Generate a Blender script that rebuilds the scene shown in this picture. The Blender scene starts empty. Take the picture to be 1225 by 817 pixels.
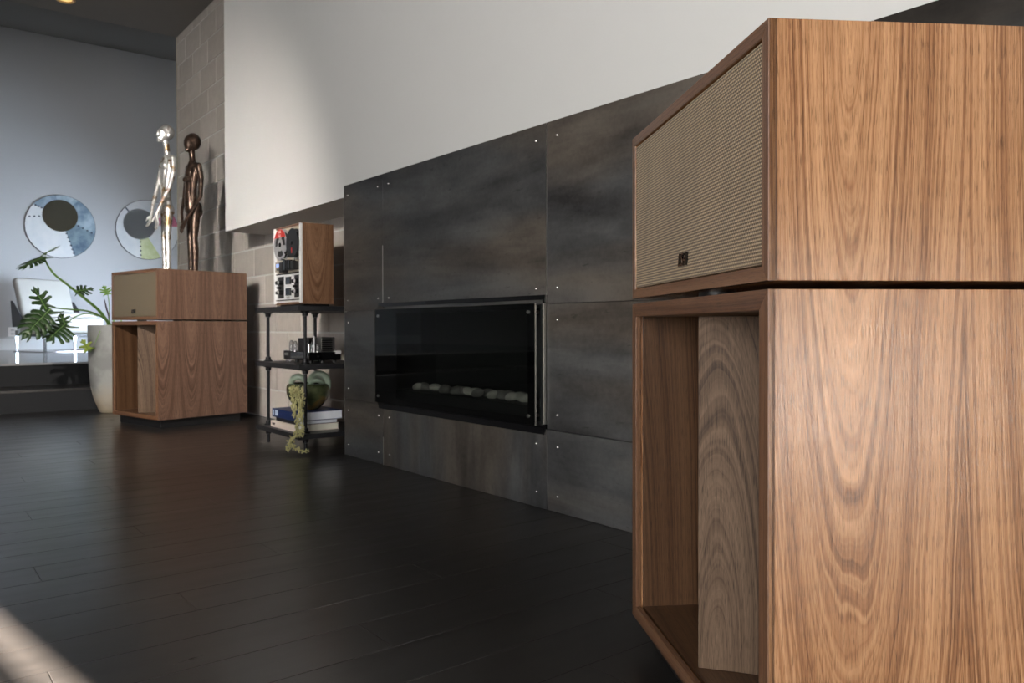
import bpy, bmesh, math, random
from mathutils import Vector, Matrix, noise as mnoise
random.seed(7)
C = bpy.context.scene.collection
PI = math.pi

# ------------------------------------------------------------------ camera
# world frame: Y runs along the fireplace wall away from the camera, X points into that wall, Z up
YAW = 0.65738; PITCH = -0.01101; ROLL = -0.00208; CAMZ = 0.6376
FPX = 932.02; CX = 585.32; CY = 402.18
def _rot(p):
    c, s = math.cos(YAW), math.sin(YAW)
    return Vector((p[0]*c + p[1]*s, -p[0]*s + p[1]*c, p[2]))
_f = Vector((0, math.cos(PITCH), math.sin(PITCH))); _u = Vector((0, -math.sin(PITCH), math.cos(PITCH))); _r = Vector((1, 0, 0))
_r2 = _r*math.cos(ROLL) + _u*math.sin(ROLL); _u2 = -_r*math.sin(ROLL) + _u*math.cos(ROLL)
VR, VU, VF = _rot(_r2), _rot(_u2), _rot(_f)
cam_data = bpy.data.cameras.new('camera'); cam = bpy.data.objects.new('camera', cam_data); C.objects.link(cam)
cam.matrix_world = Matrix(((VR.x, VU.x, -VF.x, 0), (VR.y, VU.y, -VF.y, 0), (VR.z, VU.z, -VF.z, CAMZ), (0, 0, 0, 1)))
cam_data.sensor_width = 36; cam_data.lens = FPX/1225*36
cam_data.shift_x = (612.5 - CX)/1225; cam_data.shift_y = (CY - 408.5)/1225
cam_data.clip_start = 0.02
cam_data.dof.use_dof = True; cam_data.dof.focus_distance = 1.25; cam_data.dof.aperture_fstop = 13
bpy.context.scene.camera = cam
EYE = Vector((0, 0, CAMZ))
def ray(px, py): return VF + VR*((px - CX)/FPX) - VU*((py - CY)/FPX)
def on_y(px, py, Y): d = ray(px, py); return EYE + d*(Y/d.y)     # measured point on a plane parallel to the end wall
def on_x(px, py, X): d = ray(px, py); return EYE + d*(X/d.x)     # ... on a plane parallel to the fireplace wall
def on_z(px, py, Z): d = ray(px, py); return EYE + d*((Z - CAMZ)/d.z)

# ------------------------------------------------------------------ world, lights, exposure
sc = bpy.context.scene
sc.view_settings.view_transform = 'Standard'; sc.view_settings.look = 'None'
sc.view_settings.gamma = 1; sc.view_settings.use_curve_mapping = False
sc.view_settings.exposure = 0.0
sc.cycles.caustics_reflective = False; sc.cycles.caustics_refractive = False
w = bpy.data.worlds.new('world'); sc.world = w; w.use_nodes = True
w.node_tree.nodes['Background'].inputs[0].default_value = (0.62, 0.75, 1.0, 1)
w.node_tree.nodes['Background'].inputs[1].default_value = 0.35
def area(name, loc, target, sx, sy, power, col):
    l = bpy.data.lights.new(name, 'AREA'); l.shape = 'RECTANGLE'; l.size = sx; l.size_y = sy
    l.energy = power; l.color = col
    o = bpy.data.objects.new(name, l); C.objects.link(o); o.location = loc
    o.rotation_euler = (Vector(target) - Vector(loc)).to_track_quat('-Z', 'Y').to_euler()
    return o
# daylight through the windows of the left wall and the raised room's windows
area('window_daylight', (-3.3, -1.2, 1.45), (1.8, 0.6, 1.5), 3.4, 2.2, 285, (1.0, 0.98, 0.95))
area('rear_fill', (0.30, -3.85, 0.52), (0.8, 0.5, 0.45), 0.34, 1.0, 44, (1.0, 0.93, 0.84))  # unseen fill panel added for the sheen on the near cabinet's side
area('low_softbox', (0.50, -1.75, 0.27), (0.95, 0.5, 0.35), 0.20, 0.46, 8.5, (1.0, 0.95, 0.90))
rrd = area('raised_room_daylight', (4.35, 9.3, 1.05), (0.9, 11.6, 0.75), 1.8, 1.2, 84, (0.74, 0.86, 1.0)); rrd.data.spread = math.radians(84)
# the photographer's gridded lamp standing left of the frame, aimed at the far loudspeaker
sp = bpy.data.lights.new('studio_lamp', 'SPOT'); sp.energy = 520; sp.color = (1.0, 0.93, 0.86); sp.shadow_soft_size = 0.022
sp.spot_size = math.radians(84); sp.spot_blend = 1.0
so = bpy.data.objects.new('studio_lamp', sp); C.objects.link(so); so.location = (-0.42, 2.55, 1.77)
so.rotation_euler = Vector((0.42, 0.90, -0.29)).to_track_quat('-Z', 'Y').to_euler()
sn = bpy.data.lights.new('sun', 'SUN'); sn.energy = 190; sn.angle = math.radians(0.35); sn.color = (1.0, 0.9, 0.78)
sno = bpy.data.objects.new('sun', sn); C.objects.link(sno)
SUN_EL = math.radians(30); SN = Vector((0.988, 0.152, 0))                  # sun comes from -X
sno.rotation_euler = Vector((SN.x*math.cos(SUN_EL), SN.y*math.cos(SUN_EL), -math.sin(SUN_EL))).to_track_quat('-Z', 'Y').to_euler()

# ------------------------------------------------------------------ node helpers
class G:
    """tiny expression helper for shader graphs"""
    def __init__(s, name):
        s.m = bpy.data.materials.new(name); s.m.use_nodes = True; s.t = s.m.node_tree
        s.b = s.t.nodes['Principled BSDF']
    def n(s, typ, **kw):
        nd = s.t.nodes.new(typ)
        for k, v in kw.items(): setattr(nd, k, v)
        return nd
    def put(s, sock, v):
        if hasattr(v, 'is_output') or isinstance(v, bpy.types.NodeSocket): s.t.links.new(v, sock)
        elif isinstance(v, (tuple, list)): sock.default_value = tuple(v) if len(v) == len(sock.default_value) else tuple(v) + (1,)
        else: sock.default_value = v
    def math(s, op, a, b=0.0, c=0.0):
        nd = s.n('ShaderNodeMath', operation=op); s.put(nd.inputs[0], a); s.put(nd.inputs[1], b); s.put(nd.inputs[2], c); return nd.outputs[0]
    def add(s, a, b): return s.math('ADD', a, b)
    def mul(s, a, b): return s.math('MULTIPLY', a, b)
    def sub(s, a, b): return s.math('SUBTRACT', a, b)
    def xyz(s, x, y, z=0.0):
        nd = s.n('ShaderNodeCombineXYZ'); s.put(nd.inputs[0], x); s.put(nd.inputs[1], y); s.put(nd.inputs[2], z); return nd.outputs[0]
    def coords(s, kind='Object'):
        tc = s.n('ShaderNodeTexCoord'); sp = s.n('ShaderNodeSeparateXYZ'); s.t.links.new(tc.outputs[kind], sp.inputs[0]); return sp.outputs[0], sp.outputs[1], sp.outputs[2]
    def noise(s, vec, scale=1.0, detail=2.0, rough=0.5, dist=0.0):
        nd = s.n('ShaderNodeTexNoise'); s.put(nd.inputs['Vector'], vec); nd.inputs['Scale'].default_value = scale
        nd.inputs['Detail'].default_value = detail; nd.inputs['Roughness'].default_value = rough; nd.inputs['Distortion'].default_value = dist
        return nd.outputs[0]
    def noise1(s, wv, detail=2.0, rough=0.5):
        nd = s.n('ShaderNodeTexNoise', noise_dimensions='1D'); s.put(nd.inputs['W'], wv); nd.inputs['Scale'].default_value = 1
        nd.inputs['Detail'].default_value = detail; nd.inputs['Roughness'].default_value = rough; return nd.outputs[0]
    def ramp(s, f, stops):
        nd = s.n('ShaderNodeValToRGB'); e = nd.color_ramp.elements
        while len(e) < len(stops): e.new(0.5)
        for k, (p, c) in enumerate(stops):
            e[k].position = p; e[k].color = (c, c, c, 1) if not isinstance(c, (tuple, list)) else tuple(c) + (1,)
        s.put(nd.inputs[0], f); return nd.outputs[0]
    def mix(s, f, a, b, mode='MIX'):
        nd = s.n('ShaderNodeMix', data_type='RGBA', blend_type=mode); s.put(nd.inputs[0], f); s.put(nd.inputs[6], a); s.put(nd.inputs[7], b); return nd.outputs[2]
    def rng(s, v, a, b, c, d):
        nd = s.n('ShaderNodeMapRange'); s.put(nd.inputs[0], v)
        for k, q in enumerate((a, b, c, d)): nd.inputs[k+1].default_value = q
        return nd.outputs[0]
    def bump(s, h, strength=0.3, dist=0.001):
        nd = s.n('ShaderNodeBump'); nd.inputs['Strength'].default_value = strength; nd.inputs['Distance'].default_value = dist
        s.put(nd.inputs['Height'], h); s.t.links.new(nd.outputs[0], s.b.inputs['Normal'])
    def out(s, **kw):
        names = {'col': 'Base Color', 'rough': 'Roughness', 'metal': 'Metallic', 'coat': 'Coat Weight', 'coat_rough': 'Coat Roughness',
                 'spec': 'Specular IOR Level', 'sss': 'Subsurface Weight', 'trans': 'Transmission Weight', 'ior': 'IOR',
                 'em': 'Emission Color', 'ems': 'Emission Strength', 'sheen': 'Sheen Weight'}
        for k, v in kw.items(): s.put(s.b.inputs[names[k]], v)
        return s.m
def plain(name, col, rough=0.5, metal=0.0, var=0.06, scale=8.0, bump=0.0, bscale=200.0, coat=0.0):
    g = G(name); x, y, z = g.coords(); v = g.xyz(x, y, z)
    f = g.noise(v, scale, 3)
    c2 = tuple(min(1, c*(1 + var)) for c in col); c1 = tuple(c*(1 - var) for c in col)
    if bump: g.bump(g.noise(v, bscale, 3), bump, 0.001)
    return g.out(col=g.mix(f, c1, c2), rough=rough, metal=metal, coat=coat)

def walnut(name, dark, mid, light, leaf=0.13, slope=0.12, top=1.08, rough=0.36, coat=0.0, fine=1.0, u0=0.0, warp=0.030, freq=230, spec=0.55):
    """flat-cut veneer: growth rings cut obliquely give nested V figures between straight grain"""
    g = G(name); u, v, _ = g.coords('UV')
    w1 = g.noise(g.xyz(g.mul(u, 5), g.mul(v, 1.3)), 1, 3)
    w2 = g.noise(g.xyz(g.mul(u, 22), g.mul(v, 5)), 1, 3)
    uu = g.add(g.add(u, -u0), g.mul(g.sub(w1, 0.5), warp))
    x = g.math('PINGPONG', uu, leaf)
    d = g.add(g.mul(g.sub(top, v), slope), g.add(g.mul(g.sub(w1, 0.5), 0.028), g.mul(g.sub(w2, 0.5), 0.008)))
    r = g.math('SQRT', g.add(g.mul(x, x), g.mul(d, d)))
    ring = g.noise1(g.mul(r, freq), 3, 0.62)
    broad = g.noise1(g.mul(r, 34), 2, 0.5)
    fib = g.noise(g.xyz(g.mul(u, 420), g.mul(v, 9)), 1, 3, 0.6)
    fib2 = g.noise(g.xyz(g.mul(u, 1100), g.mul(v, 34)), 1, 2, 0.6)
    f = g.add(g.add(g.mul(ring, 0.55), g.mul(broad, 0.62)), g.mul(g.sub(fib, 0.5), 0.34))
    col = g.ramp(f, [(0.36, dark), (0.50, mid), (0.62, tuple((a+b)/2 for a, b in zip(mid, light))), (0.78, light)])
    pore = g.ramp(fib2, [(0.36, 0.34), (0.46, 1.0)])
    col = g.mix(0.75*fine, col, pore, 'MULTIPLY')
    g.bump(g.add(g.mul(fib2, 0.8), g.mul(fib, 0.5)), 0.45, 0.0007)
    return g.out(col=col, rough=rough, coat=coat, coat_rough=0.3, spec=spec)

M = {}
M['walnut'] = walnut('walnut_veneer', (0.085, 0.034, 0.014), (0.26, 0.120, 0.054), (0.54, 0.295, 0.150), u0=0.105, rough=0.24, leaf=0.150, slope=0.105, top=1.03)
M['walnut_far'] = walnut('walnut_veneer_dimmed', (0.048, 0.023, 0.015), (0.105, 0.056, 0.037), (0.22, 0.130, 0.088), leaf=0.10, slope=0.085, top=1.10, u0=0.14)  # near veneer darkened; the far cabinet's dimmer light is put into the colour
M['walnut_rail'] = walnut('walnut_edge', (0.075, 0.034, 0.018), (0.14, 0.066, 0.034), (0.23, 0.12, 0.065), leaf=0.5, slope=0.02, u0=0.0)
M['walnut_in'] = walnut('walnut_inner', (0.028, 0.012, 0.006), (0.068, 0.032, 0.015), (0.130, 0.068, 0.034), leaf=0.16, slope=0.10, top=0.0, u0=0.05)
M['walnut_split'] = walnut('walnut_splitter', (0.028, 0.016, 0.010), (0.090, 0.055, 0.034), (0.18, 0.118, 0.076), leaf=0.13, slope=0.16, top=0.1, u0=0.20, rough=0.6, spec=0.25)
M['black'] = plain('black_lacquer', (0.010, 0.010, 0.011), 0.4)
M['black_metal'] = plain('black_pipe', (0.016, 0.016, 0.018), 0.38, 0.6, bump=0.15)
M['gloss_black'] = plain('gloss_black', (0.004, 0.004, 0.005), 0.06, 0.0, coat=1.0)
M['chrome'] = plain('chrome', (0.75, 0.75, 0.76), 0.08, 1.0)
M['alu'] = plain('brushed_aluminium', (0.62, 0.61, 0.58), 0.3, 1.0)
M['steel_screw'] = plain('screw_steel', (0.85, 0.85, 0.84), 0.22, 1.0)
M['white_wall'] = plain('white_plaster', (0.80, 0.80, 0.79), 0.85, var=0.01, bump=0.05, bscale=90)
M['grey_wall'] = plain('grey_plaster', (0.50, 0.515, 0.54), 0.9, var=0.012)
M['dark_ceiling'] = plain('taupe_ceiling', (0.17, 0.155, 0.14), 0.9, var=0.02)
M['baseboard'] = plain('painted_baseboard', (0.66, 0.68, 0.71), 0.5, var=0.01)
M['firebox'] = plain('firebox_enamel', (0.020, 0.022, 0.022), 0.5)

def grille_mat():
    g = G('grille_cloth'); u, v, _ = g.coords('UV')
    P = 0.0047
    ph = g.math('FLOORED_MODULO', g.math('FLOOR', g.mul(v, 1/P)), 2.0)
    a = g.math('SINE', g.mul(v, 2*PI/P)); su = g.add(g.mul(u, 2*PI/0.0052), g.mul(ph, PI))
    b = g.math('SINE', su)
    fibre = g.noise(g.xyz(g.mul(u, 900), g.mul(v, 900)), 1, 2)
    broad = g.noise(g.xyz(g.mul(u, 30), g.mul(v, 3)), 1, 2)
    h = g.add(g.mul(a, 0.6), g.mul(b, 0.45))
    f = g.add(g.rng(h, -1, 1, 0, 0.85), g.mul(g.sub(fibre, 0.5), 0.5))
    col = g.ramp(f, [(0.10, (0.050, 0.033, 0.018)), (0.40, (0.23, 0.160, 0.090)), (0.72, (0.57, 0.42, 0.26)), (0.95, (0.95, 0.80, 0.56))])
    col = g.mix(0.35, col, g.ramp(broad, [(0.3, 0.55), (0.7, 1.0)]), 'MULTIPLY')
    g.bump(h, 0.8, 0.0009)
    return g.out(col=col, rough=0.5, sheen=0.1)
M['grille'] = grille_mat()
def grille_far():
    g = G('grille_cloth_fine'); u, v, _ = g.coords('UV')
    f = g.noise(g.xyz(g.mul(u, 220), g.mul(v, 220)), 1, 3)
    g.bump(f, 0.3, 0.001)
    return g.out(col=g.ramp(f, [(0.3, (0.10, 0.082, 0.055)), (0.7, (0.22, 0.185, 0.13))]), rough=0.6)
M['grille_far'] = grille_far()

def steel_mat(name, seed, vertical=False):
    g = G(name); x, y, z = g.coords()
    a, b = (z, y) if vertical else (y, z)
    w = g.noise(g.xyz(g.mul(a, 0.9), g.mul(b, 5.5), seed), 1, 5, 0.6, 0.4)
    blot = g.noise(g.xyz(g.mul(a, 4), g.mul(b, 7), seed + 9), 1, 6, 0.65, 0.3)
    warm = g.noise(g.xyz(g.mul(a, 0.5), g.mul(b, 2.6), seed + 4), 1, 3)
    fine = g.noise(g.xyz(g.mul(x, 60), g.mul(y, 60), g.mul(z, 60)), 1, 4, 0.7)
    f = g.add(g.add(g.mul(w, 0.62), g.mul(blot, 0.38)), g.mul(g.sub(fine, 0.5), 0.14))
    c1 = g.ramp(f, [(0.34, (0.034, 0.030, 0.027)), (0.47, (0.085, 0.073, 0.063)), (0.62, (0.150, 0.130, 0.112))])
    c2 = g.ramp(f, [(0.34, (0.026, 0.026, 0.028)), (0.47, (0.064, 0.066, 0.069)), (0.62, (0.115, 0.118, 0.122))])
    mark = g.ramp(g.noise(g.xyz(g.mul(a, 14), g.mul(b, 60), seed + 2), 1, 4, 0.7), [(0.63, 1.0), (0.70, 0.5)])
    col = g.mix(g.ramp(warm, [(0.42, 0.0), (0.56, 1.0)]), c2, c1)
    col = g.mix(0.8, col, mark, 'MULTIPLY')
    g.bump(g.add(blot, fine), 0.12, 0.002)
    return g.out(col=col, rough=g.rng(blot, 0.3, 0.7, 0.38, 0.55), metal=0.25, spec=0.5)
STEEL = [steel_mat('hot_rolled_steel_%s' % n, s, v) for n, s, v in (('a', 1.0, 0), ('b', 5.3, 0), ('c', 11.7, 0), ('streaked', 3.1, 1))]
STEEL_DARK = steel_mat('hot_rolled_steel_dark', 21.0, 0)
for nd in STEEL_DARK.node_tree.nodes:
    if nd.type == 'VALTORGB' and len(nd.color_ramp.elements) == 3:
        for el in nd.color_ramp.elements: el.color = tuple(c*0.32 for c in el.color[:3]) + (1,)

def floor_mat():
    g = G('espresso_floor_boards'); x, y, z = g.coords()
    oi = g.n('ShaderNodeObjectInfo'); rnd = oi.outputs['Random']
    gr = g.noise(g.xyz(g.mul(x, 3), g.mul(y, 70), g.mul(rnd, 40)), 1, 4, 0.6)
    lo = g.noise(g.xyz(g.mul(x, 2.2), g.mul(y, 9), g.mul(rnd, 17)), 1, 3)
    f = g.add(g.mul(gr, 0.6), g.mul(lo, 0.4))
    col = g.ramp(f, [(0.3, (0.013, 0.0118, 0.0112)), (0.7, (0.025, 0.0215, 0.0195))])
    sm = g.noise(g.xyz(g.mul(x, 3), g.mul(y, 16)), 1, 4)
    g.bump(g.add(gr, g.mul(lo, 2.0)), 0.05, 0.0012)
    return g.out(col=col, rough=g.rng(g.add(g.mul(sm, 0.7), g.mul(gr, 0.3)), 0.3, 0.7, 0.27, 0.36), spec=0.8, coat=0.25, coat_rough=0.2)
M['floor'] = floor_mat()
def block_mat():
    g = G('concrete_block'); x, y, z = g.coords(); rnd = g.n('ShaderNodeObjectInfo').outputs['Random']
    v = g.xyz(g.add(x, g.mul(rnd, 9)), y, z)
    a = g.noise(v, 14, 5, 0.6); b = g.noise(v, 260, 3, 0.7)
    base = g.mix(rnd, (0.50, 0.455, 0.41), (0.62, 0.57, 0.52))
    col = g.mix(0.5, base, g.ramp(a, [(0.3, 0.78), (0.7, 1.0)]), 'MULTIPLY')
    col = g.mix(0.35, col, g.ramp(b, [(0.35, 0.72), (0.6, 1.0)]), 'MULTIPLY')
    g.bump(b, 0.4, 0.002)
    return g.out(col=col, rough=0.92)
M['block'] = block_mat()
M['mortar'] = plain('mortar', (0.60, 0.60, 0.57), 0.95, bump=0.3)

# ------------------------------------------------------------------ mesh helpers
class MB:
    """collects shapes into ONE mesh; faces carry uv in metres (v along the grain)"""
    def __init__(s): s.v = []; s.f = []; s.uv = []; s.sm = []
    def face(s, pts, uv=None, smooth=False):
        b = len(s.v); s.v += [tuple(p) for p in pts]; s.f.append(tuple(range(b, b+len(pts)))); s.uv.append(uv); s.sm.append(smooth)
    def poly(s, verts, faces, smooth=True):
        b = len(s.v); s.v += [tuple(p) for p in verts]
        for f in faces: s.f.append(tuple(b+i for i in f)); s.uv.append(None); s.sm.append(smooth)
    def box(s, lo, hi, rot=None, at=None):
        x0, y0, z0 = lo; x1, y1, z1 = hi
        p = [(x0,y0,z0),(x1,y0,z0),(x1,y1,z0),(x0,y1,z0),(x0,y0,z1),(x1,y0,z1),(x1,y1,z1),(x0,y1,z1)]
        if rot: p = [tuple(rot @ Vector(q)) for q in p]
        if at: p = [tuple(Vector(q) + Vector(at)) for q in p]
        s.poly(p, [(0,3,2,1),(4,5,6,7),(0,1,5,4),(1,2,6,5),(2,3,7,6),(3,0,4,7)], False); return s
    def tube(s, pts, rads, n=12, caps=True, flat=None):
        pts = [Vector(p) for p in pts]
        if not isinstance(rads, (list, tuple)): rads = [rads]*len(pts)
        vs = []; up = Vector((0, 0, 1)); prev = None
        for i, p in enumerate(pts):
            t = (pts[min(i+1, len(pts)-1)] - pts[max(i-1, 0)]).normalized()
            if prev is None:
                a = t.cross(up)
                if a.length < 1e-3: a = t.cross(Vector((0, 1, 0)))
            else: a = prev - t*prev.dot(t)
            a.normalize(); prev = a; b = t.cross(a)
            for k in range(n):
                th = 2*PI*k/n; vs.append(p + (a*math.cos(th) + b*math.sin(th))*rads[i])
        fs = [(i*n+k, i*n+(k+1) % n, (i+1)*n+(k+1) % n, (i+1)*n+k) for i in range(len(pts)-1) for k in range(n)]
        if caps: fs += [tuple(reversed(range(n))), tuple(range((len(pts)-1)*n, len(pts)*n))]
        s.poly(vs, fs); return s
    def cyl(s, p0, p1, r, n=20): return s.tube([p0, p1], r, n)
    def lathe(s, prof, at=(0,0,0), n=32, axis=None):
        """prof: (r, h) pairs; axis: rotation Matrix applied before moving"""
        vs = []
        for r, h in prof:
            for k in range(n):
                th = 2*PI*k/n; q = Vector((r*math.cos(th), r*math.sin(th), h))
                if axis: q = axis @ q
                vs.append(q + Vector(at))
        m = len(prof)
        fs = [(i*n+k, i*n+(k+1) % n, (i+1)*n+(k+1) % n, (i+1)*n+k) for i in range(m-1) for k in range(n)]
        if prof[0][0] > 1e-5: fs.append(tuple(reversed(range(n))))
        if prof[-1][0] > 1e-5: fs.append(tuple(range((m-1)*n, m*n)))
        s.poly(vs, fs); return s
    def ball(s, c, r, n=12, rot=None):
        rx, ry, rz = (r, r, r) if not isinstance(r, (tuple, list)) else r
        vs = []; fs = []; m = max(5, n*2//3)
        for i in range(m+1):
            ph = PI*i/m
            for k in range(n):
                th = 2*PI*k/n; q = Vector((rx*math.sin(ph)*math.cos(th), ry*math.sin(ph)*math.sin(th), rz*math.cos(ph)))
                if rot: q = rot @ q
                vs.append(q + Vector(c))
        for i in range(m):
            for k in range(n): fs.append((i*n+k, (i+1)*n+k, (i+1)*n+(k+1) % n, i*n+(k+1) % n))
        s.poly(vs, fs); return s
    def prism(s, poly, d, smooth=False):
        """poly: 3D points of a planar outline, d: extrusion vector"""
        n = len(poly); a = [Vector(p) for p in poly]; b = [p + Vector(d) for p in a]
        s.poly(a + b, [tuple(reversed(range(n))), tuple(range(n, 2*n))] + [(k, (k+1) % n, n+(k+1) % n, n+k) for k in range(n)], smooth); return s
    def build(s, name, mat, parent=None, grain='z', off=(0, 0), bevel=0.0, kind=None, weld=True, subsurf=0):
        me = bpy.data.meshes.new(name); me.from_pydata(s.v, [], s.f); me.update()
        ax = 'xyz'.index(grain); uvl = me.uv_layers.new(name='uv')
        for pi, p in enumerate(me.polygons):
            p.use_smooth = s.sm[pi]; n = p.normal
            o = [k for k in (0, 1, 2) if k != ax]
            if abs(n[ax]) > 0.8: cu, cv = o
            else: cu, cv = (o[1] if abs(n[o[0]]) > abs(n[o[1]]) else o[0]), ax
            for li in p.loop_indices:
                co = me.vertices[me.loops[li].vertex_index].co; uvl.data[li].uv = (co[cu] + off[0], co[cv] + off[1])
        bm = bmesh.new(); bm.from_mesh(me)
        if weld: bmesh.ops.remove_doubles(bm, verts=bm.verts, dist=1e-5)
        bmesh.ops.recalc_face_normals(bm, faces=bm.faces); bm.to_mesh(me); bm.free()
        if any(s.sm): me.set_sharp_from_angle(angle=math.radians(38))
        me.materials.append(mat); o = bpy.data.objects.new(name, me); C.objects.link(o)
        if bevel:
            md = o.modifiers.new('bevel', 'BEVEL'); md.width = bevel; md.segments = 2; md.limit_method = 'ANGLE'; md.angle_limit = math.radians(40)
        if subsurf:
            md = o.modifiers.new('sub', 'SUBSURF'); md.levels = subsurf; md.render_levels = subsurf
        if parent: o.parent = parent
        if kind: o['kind'] = kind
        return o
def thing(name, label, cat, loc=(0, 0, 0), rz=0, group=None):
    o = bpy.data.objects.new(name, None); C.objects.link(o); o.location = loc; o.rotation_euler = (0, 0, rz)
    o.empty_display_size = 0.1; tag(o, label, cat, group); return o
def tag(o, label, cat, group=None):
    o['label'] = label; o['category'] = cat
    if group: o['group'] = group
    return o
def struct(o): o['kind'] = 'structure'; return o
def dup(o, parent):
    c = o.copy(); C.objects.link(c); c.parent = parent; return c
def text(name, s, size, mat, parent, mw, depth=0.0005, font_shear=0.0, label=None, xs=1.0):
    cu = bpy.data.curves.new(name, 'FONT'); cu.body = s; cu.size = size; cu.extrude = depth; cu.align_x = 'CENTER'; cu.align_y = 'CENTER'; cu.shear = font_shear
    cu.space_character = 0.95
    o = bpy.data.objects.new(name, cu); C.objects.link(o); dg = bpy.context.evaluated_depsgraph_get()
    me = bpy.data.meshes.new_from_object(o.evaluated_get(dg)); bpy.data.objects.remove(o)
    for v in me.vertices: v.co = mw @ Vector((v.co.x*xs, v.co.y, v.co.z))
    me.materials.clear(); me.materials.append(mat)
    o = bpy.data.objects.new(name, me); C.objects.link(o); o.parent = parent
    if label: o['label'] = label
    return o

# ------------------------------------------------------------------ the room
XW = 1.8186      # face of the steel cladding
XB = 2.135       # face of the block wall
CEIL = 3.33
PW = 0.149       # board width
fl = struct(MB().box((-5.4, -4.0, -0.25), (2.135, 6.80, -0.012)).build('floor', M['floor']))
# far floor beyond the frame edge is one board surface; the boards the picture shows are separate planks
MB().box((-5.4, -4.0, -0.012), (-1.0, 6.8, 0.0)).build('floor_surface', M['floor'], fl, kind='stuff')
MB().box((-1.0, -4.0, -0.012), (2.135, 1.345 - 5*PW, 0.0)).build('floor_surface', M['floor'], fl, kind='stuff')
row = -5; first = {}
while True:
    y0 = 1.345 + row*PW; y1 = min(y0 + PW, 6.80)
    if y0 > 6.79: break
    L = 1.45; x = 0.7955 if row == 0 else 0.7955 + ((row*0.61) % 1.0)*L
    while x > -1.0: x -= L
    while x < 2.13:
        a = max(x, -1.0); b = min(x + L, 2.134)
        if b - a > 0.03:
            MB().box((a + 0.0006, y0 + 0.0007, -0.012), (b - 0.0006, y1 - 0.0007, 0.0)).build('plank', M['floor'], fl, bevel=0.0009)
        x += L
    row += 1

# raised floor of the room beyond, with two steps
M['raised'] = G('polished_concrete_floor')
g = M['raised']; x_, y_, z_ = g.coords(); nn = g.noise(g.xyz(x_, y_, z_), 3, 4)
M['raised'] = g.out(col=g.mix(nn, (0.34, 0.34, 0.345), (0.42, 0.42, 0.42)), rough=0.09, spec=0.6)
M['step'] = plain('dark_step', (0.006, 0.007, 0.009), 0.75)
st = struct(MB().box((-4.0, 6.80, -0.25), (4.5, 7.30, 0.155)).build('floor_step', M['step']))
MB().box((-4.0, 6.79, 0.155), (2.13, 7.30, 0.172)).build('tread', M['floor'], st)
ra = struct(MB().box((-4.0, 7.30, -0.25), (4.5, 11.8, 0.34)).build('floor_raised', M['step']))
MB().box((-4.0, 7.28, 0.34), (4.5, 11.8, 0.357)).build('floor_slab', M['raised'], ra)

# walls
BW = 11.8
wb = struct(MB().box((-4.0, BW, 0.0), (4.5, BW + 0.12, 5.2)).build('wall_back', M['grey_wall']))
struct(MB().box((-4.0, BW - 0.015, 0.357), (4.5, BW, 0.357 + 0.15)).build('baseboard_back', M['baseboard'], bevel=0.004))
ce = struct(MB().box((-5.4, -4.0, CEIL), (4.5, 7.5, CEIL + 0.12)).build('ceiling', M['dark_ceiling']))
sl = MB(); zA, zB = CEIL, 4.53
sl.poly([(-4, 7.5, zA), (4.5, 7.5, zA), (4.5, 11.92, zB+0.03), (-4, 11.92, zB+0.03), (-4, 7.5, zA+.12), (4.5, 7.5, zA+.12), (4.5, 11.92, zB+.15), (-4, 11.92, zB+.15)],
        [(0,3,2,1),(4,5,6,7),(0,1,5,4),(1,2,6,5),(2,3,7,6),(3,0,4,7)], False)
struct(sl.build('ceiling_sloped', M['dark_ceiling']))
# block wall: mortar bed with single blocks proud of it
br = struct(MB().box((XB + 0.006, 3.3, 0.0), (XB + 0.2, 7.49, CEIL)).build('wall_right', M['mortar']))
bh, bl = 0.2032, 0.4064
bproto = MB().box((0, -bl/2 + 0.0055, -bh/2 + 0.0055), (0.02, bl/2 - 0.0055, bh/2 - 0.0055)).build('block', M['block'], br, bevel=0.002)
made = False
for cix in range(17):
    ph = 5.593 if cix % 2 == 1 else 5.390
    y = ph - 6*bl
    while y < 7.49:
        y0, y1 = max(y, 3.45), min(y + bl, 7.485); z0, z1 = cix*bh, min((cix+1)*bh, CEIL)
        if y1 - y0 > 0.04 and z1 - z0 > 0.03:
            if y1 - y0 > bl - 0.001 and z1 - z0 > bh - 0.001:
                o = bproto if not made else dup(bproto, br); made = True
                o.location = (XB, (y0+y1)/2, (z0+z1)/2)
            else:
                MB().box((0, y0 + 0.0055, z0 + 0.0055), (0.02, y1 - 0.0055, z1 - 0.0055)).build('block', M['block'], br, bevel=0.002).location = (XB, 0, 0)
        y += bl
# return wall at the end of the block wall
struct(MB().box((XB, 7.49, 0.0), (3.1, 7.5, 4.0)).build('wall_return', plain('olive_beige_plaster', (0.42, 0.38, 0.28), 0.9)))
struct(MB().box((3.1, 7.49, 0.0), (4.5, 7.5, 4.0)).build('wall_return_white', M['white_wall']))
struct(MB().box((4.5, 7.3, 0.0), (4.6, 11.9, 5.2)).build('wall_far_right', M['white_wall']))
# white upper wall hanging over the recess, and the wall core behind the steel
struct(MB().box((XW + 0.016, -4.0, 1.297), (XB + 0.005, 5.335, CEIL)).build('wall_upper', M['white_wall'], bevel=0.002))
core = struct(MB().build('wall_fireplace', M['black']) if False else MB().box((XW + 0.012, 3.19, 0.0), (XB, 3.54, 1.297)).box((XW + 0.012, -4.0, 0.0), (XB, 2.06, 1.297)).box((XW + 0.012, 2.06, 0.72), (XB, 3.19, 1.297)).box((XW + 0.012, 2.06, 0.0), (XB, 3.19, 0.295)).build('wall_fireplace', M['black']))
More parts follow.
